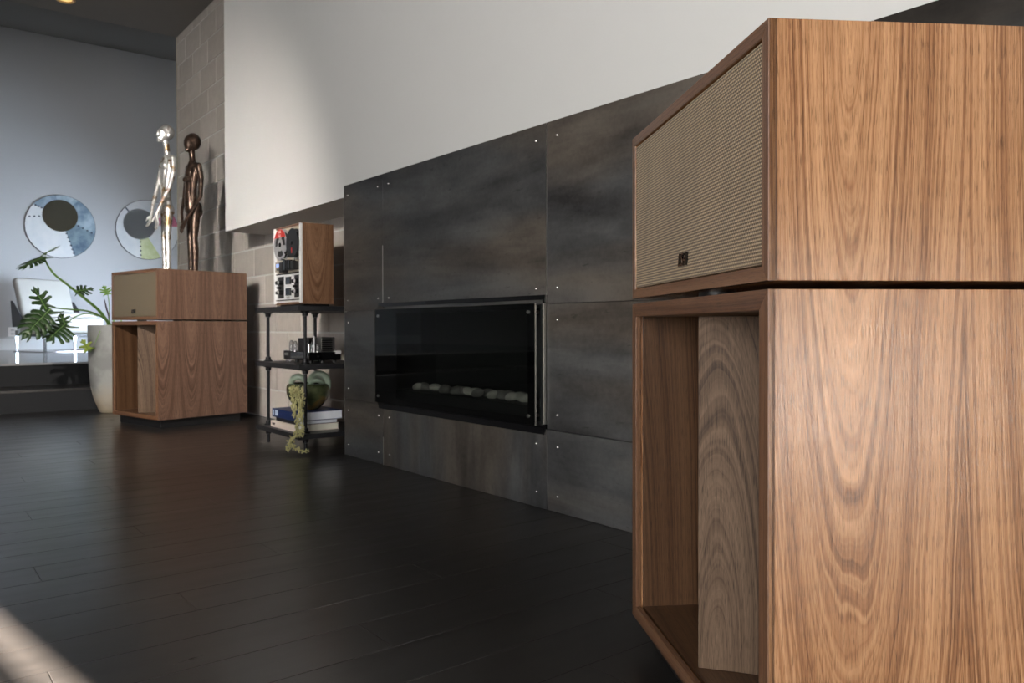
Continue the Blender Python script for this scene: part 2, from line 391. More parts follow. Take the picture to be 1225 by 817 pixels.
# steel sheets: columns between vertical joints, rows between horizontal joints
cols = [(3.548, 3.163), (3.163, 2.028), (2.028, 0.893), (0.893, -0.242), (-0.242, -1.377), (-1.377, -2.512), (-2.512, -4.0)]
ZJ = [0.0, 0.2815, 0.7195, 1.351]
scr = None
def panel(y1, y0, z0, z1, mat, cut=None):
    global scr
    gp = 0.0011
    m = MB()
    if cut:      # sheet with the fireplace opening at one side: L or plain strips
        for (a, b, c, d) in cut: m.box((XW, a, c), (XW + 0.006, b, d))
    else: m.box((XW, y0 + gp, z0 + gp), (XW + 0.006, y1 - gp, z1 - gp))
    p = m.build('steel_panel', mat, core, bevel=0.0006)
    ins = 0.042 if y1 - y0 < 0.6 else 0.055
    for yy in (y0 + ins, y1 - ins):
        for zz in (z0 + 0.055, z1 - 0.055):
            if 2.05 < yy < 3.24 and 0.265 < zz < 0.75: continue
            if scr is None:
                scr = MB().lathe([(0.0, -0.0035), (0.0022, -0.003), (0.0042, -0.0012), (0.0046, 0.001)], n=10, axis=Matrix.Rotation(PI/2, 3, 'Y')).build('screw', M['steel_screw'], p); o = scr
            else: o = dup(scr, p)
            o.location = (XW - 0.0005, yy, zz)
for ci, (ya, yb) in enumerate(cols):
    for ri in range(3):
        z0, z1 = ZJ[ri], ZJ[ri+1]
        if ci == 0 and ri == 1: panel(ya, yb, z0, z1, STEEL[0], cut=[(3.19, 3.5469, z0 + .0011, z1 - .0011)])
        elif ci == 1 and ri == 1: continue
        elif ci == 1 and ri == 2: panel(ya, yb, 0.7195, z1, STEEL[1])
        elif ci == 1 and ri == 0: panel(ya, yb, z0, z1, STEEL[3])
        else: panel(ya, yb, z0, z1, STEEL_DARK if (ci >= 3 and ri == 2) else STEEL[(ci + ri*2) % 3])
# bright strips added in the two vertical joints, imitating panel edges that catch light
for yy, z0, z1 in ((2.028, 0.752, 1.351), (3.163, 0.755, 1.02), (3.163, 0.0, 0.13)):
    MB().box((XW - 0.0010, yy - 0.0018, z0), (XW + 0.004, yy + 0.0018, z1)).build('joint_glint', M['alu'], core)
MB().box((XW - 0.0005, 3.5475, 0.0), (XW + 0.012, 3.5497, 1.351)).build('edge_glint', M['alu'], core)  # bright strip added to imitate the lit edge of the steel sheet

# the sides of the room the picture does not show
wx = lambda y: -3.885 + (y - 1.168)*-0.154      # left wall line, square to the sun's bearing
def lwall(ya, yb, z0, z1, m, th=0.15):
    m.poly([(wx(ya), ya, z0), (wx(yb), yb, z0), (wx(yb) - th, yb, z0), (wx(ya) - th, ya, z0), (wx(ya), ya, z1), (wx(yb), yb, z1), (wx(yb) - th, yb, z1), (wx(ya) - th, ya, z1)],
           [(0,3,2,1),(4,5,6,7),(0,1,5,4),(1,2,6,5),(2,3,7,6),(3,0,4,7)], False)
SX, SY, SE = SN.x, SN.y, math.tan(SUN_EL)
lw = MB()
# a tall narrow window lets the sun strip in; its head height throws the edge seen in the picture's corner
HEAD = 2.487
lwall(-4.2, 0.35, 0, CEIL, lw); lwall(1.95, 7.5, 0, CEIL, lw); lwall(0.35, 1.95, HEAD, CEIL, lw)
M['far_plaster'] = plain('taupe_plaster', (0.30, 0.28, 0.26), 0.9)
struct(lw.build('wall_left', M['far_plaster']))
wf = MB(); lwall(0.35, 1.95, 2.347, 2.368, wf, 0.012); lwall(0.35, 0.39, 0, HEAD, wf); lwall(1.91, 1.95, 0, HEAD, wf); lwall(0.35, 1.95, 0, 0.06, wf)
struct(wf.build('window_1', M['black_metal']))
struct(MB().box((-4.6, -4.15, 0), (2.2, -4.0, CEIL)).build('wall_behind', plain('olive_plaster', (0.30, 0.27, 0.20), 0.9)))
struct(MB().box((-5.4, 7.5, 0), (-4.0, 7.6, CEIL)).build('wall_left_return', M['far_plaster']))
struct(MB().box((-4.15, 7.5, 0.0), (-4.0, 11.9, 5.0)).build('wall_far_left', M['far_plaster']))

# ceiling downlight
p = on_z(78, -1, CEIL)
cl = thing('ceiling_light', 'small recessed ceiling downlight with a brass coloured trim ring', 'ceiling light', (p.x, p.y, CEIL))
MB().lathe([(0.050, -0.001), (0.056, -0.010), (0.066, -0.012), (0.075, -0.006), (0.076, 0.0)], n=32).build('trim_ring', plain('brass', (0.80, 0.52, 0.20), 0.3, 0.7), cl)
g = G('lit_reflector'); MB().lathe([(0.052, -0.0015), (0.030, -0.0008), (0.0, -0.0005)], n=24).build('reflector', g.out(col=(0.9, 0.6, 0.25), em=(1.0, 0.62, 0.22), ems=1.1), cl)
# wall outlet
p = on_y(15, 397, BW)
ol = thing('wall_outlet', 'white wall outlet low on the grey back wall left of the armchair', 'outlet', (p.x, BW, p.z))
MB().box((-0.05, -0.008, -0.06), (0.05, 0, 0.06)).build('cover_plate', plain('white_plastic', (0.85, 0.85, 0.85), 0.35), ol, bevel=0.003)
for zz in (-0.025, 0.025): MB().box((-0.02, -0.010, zz - 0.014), (0.02, -0.007, zz + 0.014)).build('socket', plain('socket_plastic', (0.62, 0.63, 0.64), 0.4), ol, bevel=0.002)

# ------------------------------------------------------------------ fireplace
fp = thing('fireplace', 'black glass fronted gas fireplace set into the dark steel wall', 'fireplace', (XW, 2.6, 0.26))
FY0, FY1, FZ0, FZ1 = 2.034, 3.20, 0.262, 0.752
def loc_build(m, name, mat, par, **k):
    o = m.build(name, mat, par, **k); o.location = -Vector(par.location) if par and not par.parent else (0, 0, 0); return o
fx = XW - 0.004
m = MB().box((fx, FY0, 0.735), (XW + .01, FY1, FZ1)).box((fx, FY0, FZ0), (XW + .01, FY1, 0.285)).box((fx, FY1 - 0.012, 0.285), (XW + .01, FY1, 0.735)).box((fx, FY0, 0.285), (XW + .01, FY0 + 0.012, 0.735))
loc_build(m, 'surround', M['gloss_black'], fp, bevel=0.001)
loc_build(MB().box((XW - 0.013, FY0 - 0.004, 0.300), (XW + 0.004, FY0 + 0.001, 0.722)), 'side_strip', M['alu'], fp)
PX = 1.782; PY0, PY1, PZ0, PZ1 = 2.050, 3.176, 0.296, 0.722
gb = MB()
Y0i, Y1i, Z0i, Z1i = 2.092, 2.990, 0.322, 0.700
for a, b, c, d in ((PY0, PY1, Z1i, PZ1), (PY0, PY1, PZ0, Z0i), (PY0, Y0i, Z0i, Z1i), (Y1i, PY1, Z0i, Z1i)): gb.box((PX + 0.0035, a, c), (PX + 0.006, b, d))
loc_build(gb, 'glass_border', M['gloss_black'], fp)
g = G('fire_glass'); t = g.t
tr = g.n('ShaderNodeBsdfTransparent'); tr.inputs[0].default_value = (0.68, 0.69, 0.68, 1)
gl = g.n('ShaderNodeBsdfGlossy'); gl.inputs['Roughness'].default_value = 0.02; gl.inputs[0].default_value = (0.9, 0.9, 0.9, 1)
fr = g.n('ShaderNodeFresnel'); fr.inputs[0].default_value = 1.45; mx = g.n('ShaderNodeMixShader')
gm = g.n('ShaderNodeNewGeometry'); t.links.new(g.mul(fr.outputs[0], g.sub(1.0, gm.outputs['Backfacing'])), mx.inputs[0]); t.links.new(tr.outputs[0], mx.inputs[1]); t.links.new(gl.outputs[0], mx.inputs[2])
t.links.new(mx.outputs[0], t.nodes['Material Output'].inputs[0]); M['fire_glass'] = g.m; M['glass_edge'] = plain('polished_glass_edge', (0.42, 0.40, 0.36), 0.2, 0.7)
loc_build(MB().box((PX, PY0, PZ0), (PX + 0.0035, PY1, PZ1)), 'glass_pane', M['fire_glass'], fp)
for lo, hi in (((PX, PY0 - .0012, PZ0), (PX + .006, PY0, PZ1)), ((PX, PY1, PZ0), (PX + .006, PY1 + .0015, PZ1)), ((PX, PY0, PZ1), (PX + .006, PY1, PZ1 + .001))): loc_build(MB().box(lo, hi), 'glass_edge', M['glass_edge'], fp)
# triangular bright corner brackets between pane and surround
for zc, s in ((PZ1, 1), (PZ0, -1)):
    loc_build(MB().prism([(PX + .008, PY1 + 0.004, zc - .004*s), (XW - .002, PY1 + 0.012, zc + 0.024*s), (XW - .002, PY1 - 0.05, zc + .004*s)], (0, 0, -0.002*s)), 'corner_bracket', M['chrome'], fp)
for yy in (PY0 + .035, PY1 - .03):
    for zz in (PZ0 + .03, PZ1 - .03):
        loc_build(MB().cyl((PX - 0.003, yy, zz), (XW + .01, yy, zz), 0.006, 14), 'standoff_bolt', M['alu'], fp)
fb = MB(); D = 2.128
IY0, IY1, IZ0, IZ1 = 2.066, 3.184, 0.300, 0.716
fb.box((XW + .002, IY0, IZ0 - .004), (D, IY1, IZ0)).box((XW + .002, IY0, IZ1), (D, IY1, IZ1 + .004)).box((XW + .002, IY0 - .004, IZ0), (D, IY0, IZ1)).box((XW + .002, IY1, IZ0), (D, IY1 + .004, IZ1)).box((D, IY0, IZ0), (D + .004, IY1, IZ1))
loc_build(fb, 'firebox', M['firebox'], fp)
loc_build(MB().box((1.86, 2.09, IZ0), (2.07, 3.16, 0.352)), 'burner_tray', M['firebox'], fp)
pebm = [plain('pebble_pale', (0.56, 0.56, 0.50), 0.8, var=0.12, scale=40), plain('pebble_grey', (0.20, 0.20, 0.185), 0.8, var=0.15, scale=40)]
peb = [(320,187,0),(366,193,1),(430,198,0),(487,180,1),(500,206,1),(575,180,0),(560,214,1),(628,202,1),(690,193,0),(700,224,1),(640,228,0),(770,197,1),(797,221,0),(852,250,1),(900,217,1),(916,262,0),(975,240,0),(975,262,1),(1006,276,0),(600,238,1)]
names_ = ['pale', 'dark grey']
ORD = ['the leftmost'] + [w + ' from the left' for w in 'second third fourth fifth sixth seventh eighth ninth tenth'.split()] + [w + ' from the right' for w in 'tenth ninth eighth seventh sixth fifth fourth third second'.split()] + ['the rightmost']
for k, (a, b, c) in enumerate(peb):
    q = on_x(440 + a/5.326, 440 + b/5.326, 1.93 + 0.02*((k*7) % 3))
    o = MB().ball((0, 0, 0), (0.024, 0.032 + .005*(k % 3), 0.019 if c else 0.017), 14, Matrix.Rotation(0.25*((k*5) % 3 - 1), 3, 'X')).build('pebble', pebm[c], None)
    z = max(q.z, 0.352 + 0.015); o.location = (q.x, q.y, z)
    rank = sorted(range(len(peb)), key=lambda i: peb[i][0]).index(k)
    tag(o, '%s rounded pebble, %s in the heap behind the fireplace glass' % (names_[c], ORD[rank]), 'pebble', 'pebbles in the fireplace')

# ------------------------------------------------------------------ horn loudspeakers
SW, SD, SH = 0.6179, 0.643, 1.016
def loudspeaker(label, corner, ang, seed, outer, grille):
    """local x = depth from the front, y = across the front, z up; origin at the near front corner"""
    t = thing('loudspeaker', label, 'loudspeaker', corner, ang)
    P0, Z1, Z2 = 0.056, 0.6845, 0.6947
    T = 0.019; R = 0.0255
    # plinth set back under the cabinet
    MB().box((0.035, 0.035, 0), (SD - 0.035, SW - 0.035, P0)).build('plinth', M['black'], t, bevel=0.003)
    # ---- bass cabinet: shell of five boards with an open front
    m = MB(); x0 = 0.0005
    m.box((x0, 0, P0), (SD, T, Z1)); m.box((x0, SW - T, P0), (SD, SW, Z1)); m.box((x0, T, P0), (SD, SW - T, P0 + T)); m.box((x0, T, Z1 - T), (SD, SW - T, Z1)); m.box((SD - T, T, P0 + T), (SD, SW - T, Z1 - T))
    bc = m.build('bass_cabinet', outer, t, off=(seed, 0), bevel=0.0008, weld=False)
    e = 0.0008
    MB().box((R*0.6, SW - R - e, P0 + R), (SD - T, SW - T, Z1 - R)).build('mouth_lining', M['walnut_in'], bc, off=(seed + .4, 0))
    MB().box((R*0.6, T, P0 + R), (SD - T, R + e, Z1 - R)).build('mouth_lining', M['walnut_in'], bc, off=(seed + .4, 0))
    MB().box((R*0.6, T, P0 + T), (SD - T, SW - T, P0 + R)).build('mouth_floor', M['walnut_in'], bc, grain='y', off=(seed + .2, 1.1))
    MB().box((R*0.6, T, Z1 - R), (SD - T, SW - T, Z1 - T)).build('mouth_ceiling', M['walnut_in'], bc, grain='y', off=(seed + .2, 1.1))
    # mitred frame around the mouth
    def frame(par, z0, z1, w, x1=0.010):
        for nm, pts, gr in (('side_rail', [(0, z0), (w, z0 + w), (w, z1 - w), (0, z1)], 'z'), ('side_rail', [(SW, z0), (SW - w, z0 + w), (SW - w, z1 - w), (SW, z1)], 'z'),
                            ('bottom_rail', [(0, z0), (SW, z0), (SW - w, z0 + w), (w, z0 + w)], 'y'), ('top_rail', [(0, z1), (SW, z1), (SW - w, z1 - w), (w, z1 - w)], 'y')):
            MB().prism([(-0.0006, a, b) for a, b in pts], (x1, 0, 0)).build(nm, M['walnut_rail'], par, grain=gr, off=(seed + .7, .3), bevel=0.0007)
    frame(bc, P0, Z1, R)
    # V shaped splitter (the doghouse) whose edge points forward
    c = SW/2; za, zb = P0 + R, Z1 - R - 0.004
    ap = 0.024; k = 0.42
    m = MB(); d = 0.50
    m.prism([(ap, c, za), (ap + 0.30, c - k*0.30, za), (SD - T, c - k*0.30, za), (SD - T, c + k*0.30, za), (ap + 0.30, c + k*0.30, za)], (0, 0, zb - za))
    m.build('splitter', M['walnut_split'], bc, off=(seed + .15, 0), bevel=0.001)
    # ---- spacer feet
    for xx, yy in ((0.06, 0.32), (SD - 0.07, 0.12), (SD - 0.07, SW - 0.12), (0.30, 0.30)):
        MB().lathe([(0.030, Z1 - .0005), (0.030, Z2 + .0005)], at=(xx, yy, 0), n=24).build('spacer_foot', M['black'], t)
    # ---- upper horn cabinet
    m = MB(); W2 = 0.0185
    m.box((x0, 0, Z2), (SD, T, SH)); m.box((x0, SW - T, Z2), (SD, SW, SH)); m.box((x0, T, Z2), (SD, SW - T, Z2 + T)); m.box((x0, T, SH - T), (SD, SW - T, SH)); m.box((SD - T, T, Z2 + T), (SD, SW - T, SH - T))
    uc = m.build('horn_cabinet', outer, t, off=(seed, 0), bevel=0.0008, weld=False)
    MB().box((0.03, T, Z2 + T), (0.045, SW - T, SH - T)).build('baffle', M['black'], uc)
    frame(uc, Z2, SH, W2, 0.012)
    gp = 0.0028
    MB().box((0.0015, W2 + gp, Z2 + W2 + gp), (0.020, SW - W2 - gp, SH - W2 - gp)).build('grille', grille, uc, grain='z', bevel=0.002)
    return t, uc
a_near = YAW - 0.0864
# local x (depth) = camera-frame (cos na, sin na) -> world
def dirw(a): return Vector((math.cos(YAW)*math.cos(a) + math.sin(YAW)*math.sin(a), -math.sin(YAW)*math.cos(a) + math.cos(YAW)*math.sin(a)))
dn = dirw(0.0864); df = dirw(0.8817)
near, near_u = loudspeaker('big walnut two-part loudspeaker in the right foreground with woven tan grille', (0.856, 0.548, 0), math.atan2(dn.y, dn.x), 0.0, M['walnut'], M['grille'])
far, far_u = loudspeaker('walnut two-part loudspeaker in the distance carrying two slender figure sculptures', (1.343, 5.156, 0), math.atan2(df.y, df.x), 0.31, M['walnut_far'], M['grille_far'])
# small black italic monogram on each grille
def badge(par, s):
    mw = Matrix(((0, 0, -1, -0.0016), (-1, 0, 0, 0.3115), (0, 1, 0, 0.7465), (0, 0, 0, 1)))
    text('badge', 'LS4', 0.030*s, M['gloss_black'], par, mw, 0.0022, 0.25, 'small black raised script monogram', xs=0.95)
badge(near_u, 1.0); badge(far_u, 1.3)

# ------------------------------------------------------------------ pipe shelf
SX0, SX1, SY0, SY1 = 1.635, 2.075, 3.69, 4.27
ZS = [0.098, 0.452, 0.750]
M['shelf'] = plain('black_stained_board', (0.018, 0.018, 0.020), 0.42, bump=0.1)
sh = thing('shelf_unit', 'open black pipe shelf with three boards between far loudspeaker and steel wall', 'shelf', (SX0, SY0, 0))
def sb(m, name, mat, par=None, **k):
    o = m.build(name, mat, par or sh, **k)
    if par is None or par is sh: o.location = -Vector(sh.location)
    return o
for z in ZS: sb(MB().box((SX0, SY0, z - 0.026), (SX1, SY1, z)), 'shelf_board', M['shelf'], bevel=0.002)
pipes = [(1.697, 3.747), (1.683, 4.205), (1.967, 4.205), (1.990, 3.747)]
for (px_, py_) in pipes:
    segs = [(0.0, ZS[0] - .026), (ZS[0], ZS[1] - .026), (ZS[1], ZS[2] - .026)]
    for i, (a, b) in enumerate(segs):
        m = MB().lathe([(0.0085, a), (0.0085, b)], at=(px_, py_, 0), n=16)
        o = sb(m, 'pipe', M['black_metal'])
        MB().lathe([(0.0, b), (0.024, b), (0.024, b - .005), (0.016, b - .009), (0.0145, b - .024), (0.0095, b - .026), (0.0, b - .026)], at=(px_, py_, 0), n=20).build('flange', M['black_metal'], o)
        if a > 0: MB().lathe([(0.0, a), (0.024, a), (0.024, a + .005), (0.016, a + .009), (0.0145, a + .024), (0.0095, a + .026), (0.0, a + .026)], at=(px_, py_, 0), n=20).build('flange', M['black_metal'], o)

# ------------------------------------------------------------------ reel to reel deck
DX0, DX1, DY0, DY1, DZ0, DZ1 = 1.705, 1.885, 3.80, 4.150, 0.764, 1.188
deck = thing('tape_deck', 'walnut cased reel-to-reel tape deck on the top board of the pipe shelf', 'tape deck', (DX0, DY0, 0.75))
def db(m, name, mat, par=None, **k):
    o = m.build(name, mat, par or deck, **k)
    if par is None: o.location = -Vector(deck.location)
    return o
db(MB().box((DX0 + .02, DY0 + .02, 0.75), (DX1 - .015, DY1 - .02, DZ0)), 'base_plinth', M['black'])
M['walnut_deck'] = walnut('walnut_deck_case', (0.075, 0.034, 0.018), (0.17, 0.085, 0.045), (0.30, 0.17, 0.10), leaf=0.10, slope=0.14, top=1.3, u0=1.79)
case = MB().box((DX0, DY0, DZ0), (DX1, DY0 + .012, DZ1)).box((DX0, DY1 - .012, DZ0), (DX1, DY1, DZ1)).box((DX0, DY0 + .012, DZ0), (DX1, DY1 - .012, DZ0 + .012)).box((DX0, DY0 + .012, DZ1 - .012), (DX1, DY1 - .012, DZ1)).box((DX1 - .01, DY0 + .012, DZ0 + .012), (DX1, DY1 - .012, DZ1 - .012))
db(case, 'case', M['walnut_deck'], bevel=0.001, weld=False)
FXD = DX0 + 0.004
M['deck_face'] = plain('champagne_aluminium', (0.70, 0.62, 0.50), 0.35, 0.35)
M['deck_white'] = plain('silver_trim', (0.85, 0.85, 0.84), 0.35, 0.2)
db(MB().box((FXD, DY0 + .012, 0.935), (FXD + .02, DY1 - .012, DZ1 - .012)), 'transport_plate', M['deck_face'])
db(MB().box((FXD, DY0 + .012, DZ0 + .012), (FXD + .02, DY1 - .012, 0.935)), 'control_plate', M['deck_white'])
for ya, yb in ((DY0 - .001, DY0 + .015), (DY1 - .013, DY1 + .001)): db(MB().box((DX0 - .010, ya, DZ0 + .006), (DX0 + .004, yb, DZ1 - .004)), 'side_trim', M['deck_white'], bevel=0.002)
RY = Matrix.Rotation(-PI/2, 3, 'Y')
def reel(yc, zc, flange_mat, tape, lab, RR=0.086):
    x0 = FXD + 0.004
    def disc(xa): # flange with three windows
        m = MB(); R_, n = RR, 60; inner = 0.024
        # ring sectors leaving windows
        for k in range(n):
            a0, a1 = 2*PI*k/n, 2*PI*(k+1)/n; mid = (a0 + a1)/2; ph = (mid - PI/2) % (2*PI/3); win = 0.42 < ph < 1.67
            rings = [(0.0, inner), (inner, 0.034), (0.034, 0.066), (0.066, R_)]
            for ri, (ra, rb) in enumerate(rings):
                if ri == 2 and win and lab != 'black': continue
                pts = [(xa, yc + r*math.cos(a), zc + r*math.sin(a)) for r, a in ((ra, a0), (rb, a0), (rb, a1), (ra, a1))]
                if ra == 0: pts = pts[1:]
                m.prism(pts, (0.0012, 0, 0))
        return m
    f = db(disc(x0 - 0.030), 'reel', flange_mat, weld=False)
    disc(x0 - 0.008).build('rear_flange', flange_mat, f, weld=False)
    MB().lathe([(0.0, 0.007), (tape, 0.007), (tape, 0.0285), (0.0, 0.0285)], at=(x0, yc, zc), n=40, axis=RY).build('tape_pack', M['tape'], f)
    MB().lathe([(0.0, 0.0), (0.012, 0.0), (0.012, 0.034), (0.008, 0.037), (0.0, 0.037)], at=(x0, yc, zc), n=20, axis=RY).build('hub', M['black'], f)
    return f, x0
M['tape'] = plain('brown_black_tape', (0.014, 0.011, 0.010), 0.3)
M['reel_grey'] = plain('reel_aluminium', (0.40, 0.40, 0.41), 0.4, 0.3)
M['reel_black'] = plain('reel_black', (0.018, 0.018, 0.019), 0.35)
r1, rx = reel(4.030, 1.087, M['reel_grey'], 0.072, 'grey')
r1['label'] = 'left reel, grey with a red top label'
M['red'] = plain('red_label', (0.72, 0.045, 0.035), 0.5)
m = MB(); yc, zc = 4.030, 1.087
pts = [(rx - 0.0318, yc + r*math.cos(a), zc + r*math.sin(a)) for r, a in [(0.084, math.radians(28 + 6.2*i)) for i in range(21)]]
m.prism(pts, (0.001, 0, 0)); m.build('label_panel', M['red'], r1)
mw = Matrix(((0, 0, -1, rx - 0.032), (-1, 0, 0, 4.030), (0, 1, 0, 1.146), (0, 0, 0, 1)))
text('label_mark', 'R E\nE L', 0.020, M['deck_white'], r1, mw, 0.0003)
r2, rx = reel(3.876, 1.085, M['reel_black'], 0.064, 'black', 0.077); r2['label'] = 'right reel, all black'
MB().box((rx - 0.033, 3.872, 1.03), (rx - 0.031, 3.880, 1.06)).build('red_mark', M['red'], r2)
# transport section
db(MB().box((FXD - .014, 4.035, 0.945), (FXD + .005, 4.128, 0.998)), 'counter_box', plain('beige_metal', (0.40, 0.36, 0.30), 0.45, 0.3), bevel=0.001)
g = G('blue_display'); db(MB().box((FXD - .016, 4.065, 0.972), (FXD - .013, 4.110, 0.988)), 'display', g.out(col=(0.2, 0.3, 0.6), em=(0.35, 0.5, 0.95), ems=0.9))
db(MB().box((FXD - .018, 4.080, 0.951), (FXD - .013, 4.098, 0.963)), 'counter_button', M['black'])
for ya, yb, za, zb, mt in ((3.985, 4.028, .936, .990, 'black'), (3.945, 3.975, .945, 1.000, 'gloss_black'), (3.915, 3.940, .945, 1.000, 'black_metal'), (3.888, 3.910, .945, .998, 'gloss_black'), (3.845, 3.880, .945, .990, 'black')):
    db(MB().box((FXD - .035, ya, za), (FXD + .002, yb, zb)), 'head_cover', M[mt], bevel=0.003)
for yy, zz in ((4.005, 1.010), (3.93, 1.018), (3.965, 1.04), (3.835, 1.00)):
    db(MB().lathe([(0.0, -.002), (0.007, -.002), (0.007, 0.030), (0.0, 0.032)], at=(FXD, yy, zz), n=16, axis=RY), 'tape_guide', M['chrome'])
db(MB().box((FXD - .006, DY0 + .015, 0.928), (FXD + .002, DY1 - .013, 0.934)), 'divider_strip', M['black'])
db(MB().box((FXD - .006, DY0 + .015, 0.786), (FXD + .002, DY1 - .013, 0.791)), 'lower_strip', M['black'])
for yc in (4.082, 3.868):
    db(MB().box((FXD - .003, yc - .040, 0.800), (FXD + .002, yc + .032, 0.918)), 'knob_panel', M['black'], bevel=0.001)
    for (dy, dz, r) in ((-.018, .885, .014), (.014, .885, .012), (-.018, .832, .014), (.012, .830, .010), (-.002, .857, .007)):
        k = db(MB().lathe([(0.0, 0.0), (r, 0.0), (r*.9, 0.020), (0.0, 0.021)], at=(FXD - .003, yc + dy, dz), n=20, axis=RY), 'knob', M['black_metal'])
        MB().lathe([(0.0, 0.0205), (r*.7, 0.0205), (r*.6, 0.023), (0.0, 0.023)], at=(FXD - .003, yc + dy, dz), n=16, axis=RY).build('knob_cap', M['alu'] if r > .012 else M['black'], k)
for zc in (0.893, 0.832):
    k = db(MB().box((FXD - .008, 3.945, zc - .020), (FXD + .002, 4.005, zc + .020)), 'level_meter', M['black'], bevel=0.001)
    MB().box((FXD - .0095, 3.950, zc - .015), (FXD - .0078, 4.000, zc + .016)).build('meter_dial', plain('meter_face', (0.05, 0.06, 0.075), 0.2), k)
db(MB().box((FXD - .006, 3.955, 0.796), (FXD + .002, 3.995, 0.806)), 'name_plate', M['alu'])

# ------------------------------------------------------------------ tube amplifier on the middle board
zt = ZS[1]
amp = thing('tube_amplifier', 'black valve amplifier with glass tubes and finned silver cage, middle board', 'amplifier', (1.742, 3.80, zt))
def ab(m, name, mat, par=None, **k): return m.build(name, mat, par or amp, **k)
AX, AY = 0.185, 0.240      # size along X and along Y
ab(MB().box((0.0, 0.0, 0.014), (AX, AY, 0.058)), 'chassis', M['gloss_black'], bevel=0.003)
ab(MB().box((-0.003, AY - .006, 0.014), (0.035, AY + .085, 0.062)), 'front_block', M['black'], bevel=0.003)
ab(MB().box((-0.0045, AY + .02, 0.036), (-0.0025, AY + .065, 0.050)), 'front_badge', M['alu'])
for xx in (0.025, 0.09, 0.16):
    for yy in (0.03, AY - .03): ab(MB().lathe([(0.012, 0.0), (0.012, 0.014)], at=(xx, yy, 0), n=14), 'rubber_foot', M['black'])
for yy in (AY + .03, AY + .07): ab(MB().lathe([(0.006, 0.0), (0.006, 0.014)], at=(0.012, yy, 0), n=12), 'chrome_foot', M['chrome'])
ab(MB().box((0.06, 0.10, 0.058), (0.15, 0.19, 0.135)), 'transformer', M['gloss_black'], bevel=0.004)
ab(MB().box((0.012, 0.10, 0.058), (0.050, 0.165, 0.132)), 'transformer', M['black'], bevel=0.003)
g = G('tube_glass'); g.out(col=(0.9, 0.9, 0.9), rough=0.03, trans=0.85, ior=1.3, spec=0.6); M['tube_glass'] = g.m
for (xx, yy, hh) in ((0.012, AY + .010, .060), (0.012, AY - .040, .057), (0.050, 0.060, .055), (0.060, 0.020, .045)):
    tb = ab(MB().lathe([(0.0, .060), (0.011, .060), (0.012, .066), (0.012, .060 + hh*.75), (0.008, .060 + hh*.93), (0.0, .060 + hh)], at=(xx, yy, 0), n=18), 'tube', M['tube_glass'])
    MB().lathe([(0.0, .062), (0.007, .062), (0.007, .060 + hh*.6), (0.0, .060 + hh*.6)], at=(xx, yy, 0), n=12).build('tube_plate', plain('tube_grey', (0.33, 0.33, 0.33), 0.4, 0.5), tb)
    MB().lathe([(0.0, .0575), (0.015, .0575), (0.015, .064), (0.0, .064)], at=(xx, yy, 0), n=16).build('tube_socket', M['chrome'], tb)
for xx, yy, r, h in ((0.016, 0.030, .014, .104), (0.040, 0.022, .0125, .100), (0.016, 0.075, .011, .108)): ab(MB().lathe([(r, .057), (r, h - .003), (r*.8, h), (0, h)], at=(xx, yy, 0), n=20), 'capacitor_can', M['chrome'])
ab(MB().lathe([(0.004, .058), (0.004, .142), (0.0, .144)], at=(0.030, 0.004, 0), n=10), 'post', M['deck_white'])
cg = MB().box((0.072, 0.008, 0.058), (0.152, 0.09, 0.064)).box((0.072, 0.008, 0.130), (0.152, 0.09, 0.137)).box((0.072, 0.008, 0.064), (0.078, 0.09, 0.130)).box((0.146, 0.008, 0.064), (0.152, 0.09, 0.130))
ab(cg, 'cage', M['alu'])
ab(MB().box((0.080, 0.018, 0.064), (0.144, 0.085, 0.130)), 'cage_core', M['black'])
for k in range(6): ab(MB().box((0.077, 0.006, 0.069 + k*.0107), (0.147, 0.016, 0.0735 + k*.0107)), 'cage_fin', M['alu'])
ab(MB().box((0.152, -0.004, 0.046), (0.184, 0.02, 0.064)), 'connector', M['deck_white'], bevel=0.002)
ab(MB().lathe([(0.0, 0.0), (0.006, 0.0), (0.006, 0.012), (0.0, 0.012)], at=(0.055, 0.0, 0.036), n=14, axis=Matrix.Rotation(PI/2, 3, 'X')), 'knob', M['chrome'])

# ------------------------------------------------------------------ books on the bottom board
def book(name, label, x0, y0, lx, ly, z, t, cover, page, cat='book', rz=0.0):
    """spine towards -X, page block showing towards -Y and +X"""
    b = thing(name, label, cat, (x0, y0, z), rz); c = 0.0025
    MB().box((0, 0, 0), (lx, ly, c)).box((0, 0, t - c), (lx, ly, t)).box((0, 0, c), (0.004, ly, t - c)).build('cover', cover, b, bevel=0.0008, weld=False)
    pg = MB().box((0.004, 0.003, c), (lx - .004, ly - .003, t - c)).build('page_block', page, b); return b
M['page'] = plain('paper_edges', (0.80, 0.83, 0.90), 0.8, var=0.03, scale=30); M['page2'] = plain('cream_edges', (0.74, 0.72, 0.62), 0.8, var=0.03)
zb0 = ZS[0]
b3 = book('book', 'cream spined thick book lying lowest in the stack of three', 1.665, 3.795, 0.245, 0.335, zb0, 0.034, plain('cream_cover', (0.74, 0.64, 0.56), 0.6), M['page2'])
mwb = lambda x, y, z: Matrix(((0, 0, -1, x), (-1, 0, 0, y), (0, 1, 0, z), (0, 0, 0, 1)))
MB().box((-0.0006, 0.275, 0.012), (0.0, 0.312, 0.024)).build('spine_mark', plain('brown_ink', (0.10, 0.07, 0.06), 0.6), b3)
b2 = book('book', 'thin dark covered book lying between the cream and the blue books', 1.680, 3.800, 0.225, 0.290, zb0 + .034, 0.021, plain('dark_cover', (0.015, 0.013, 0.016), 0.45), M['page'])
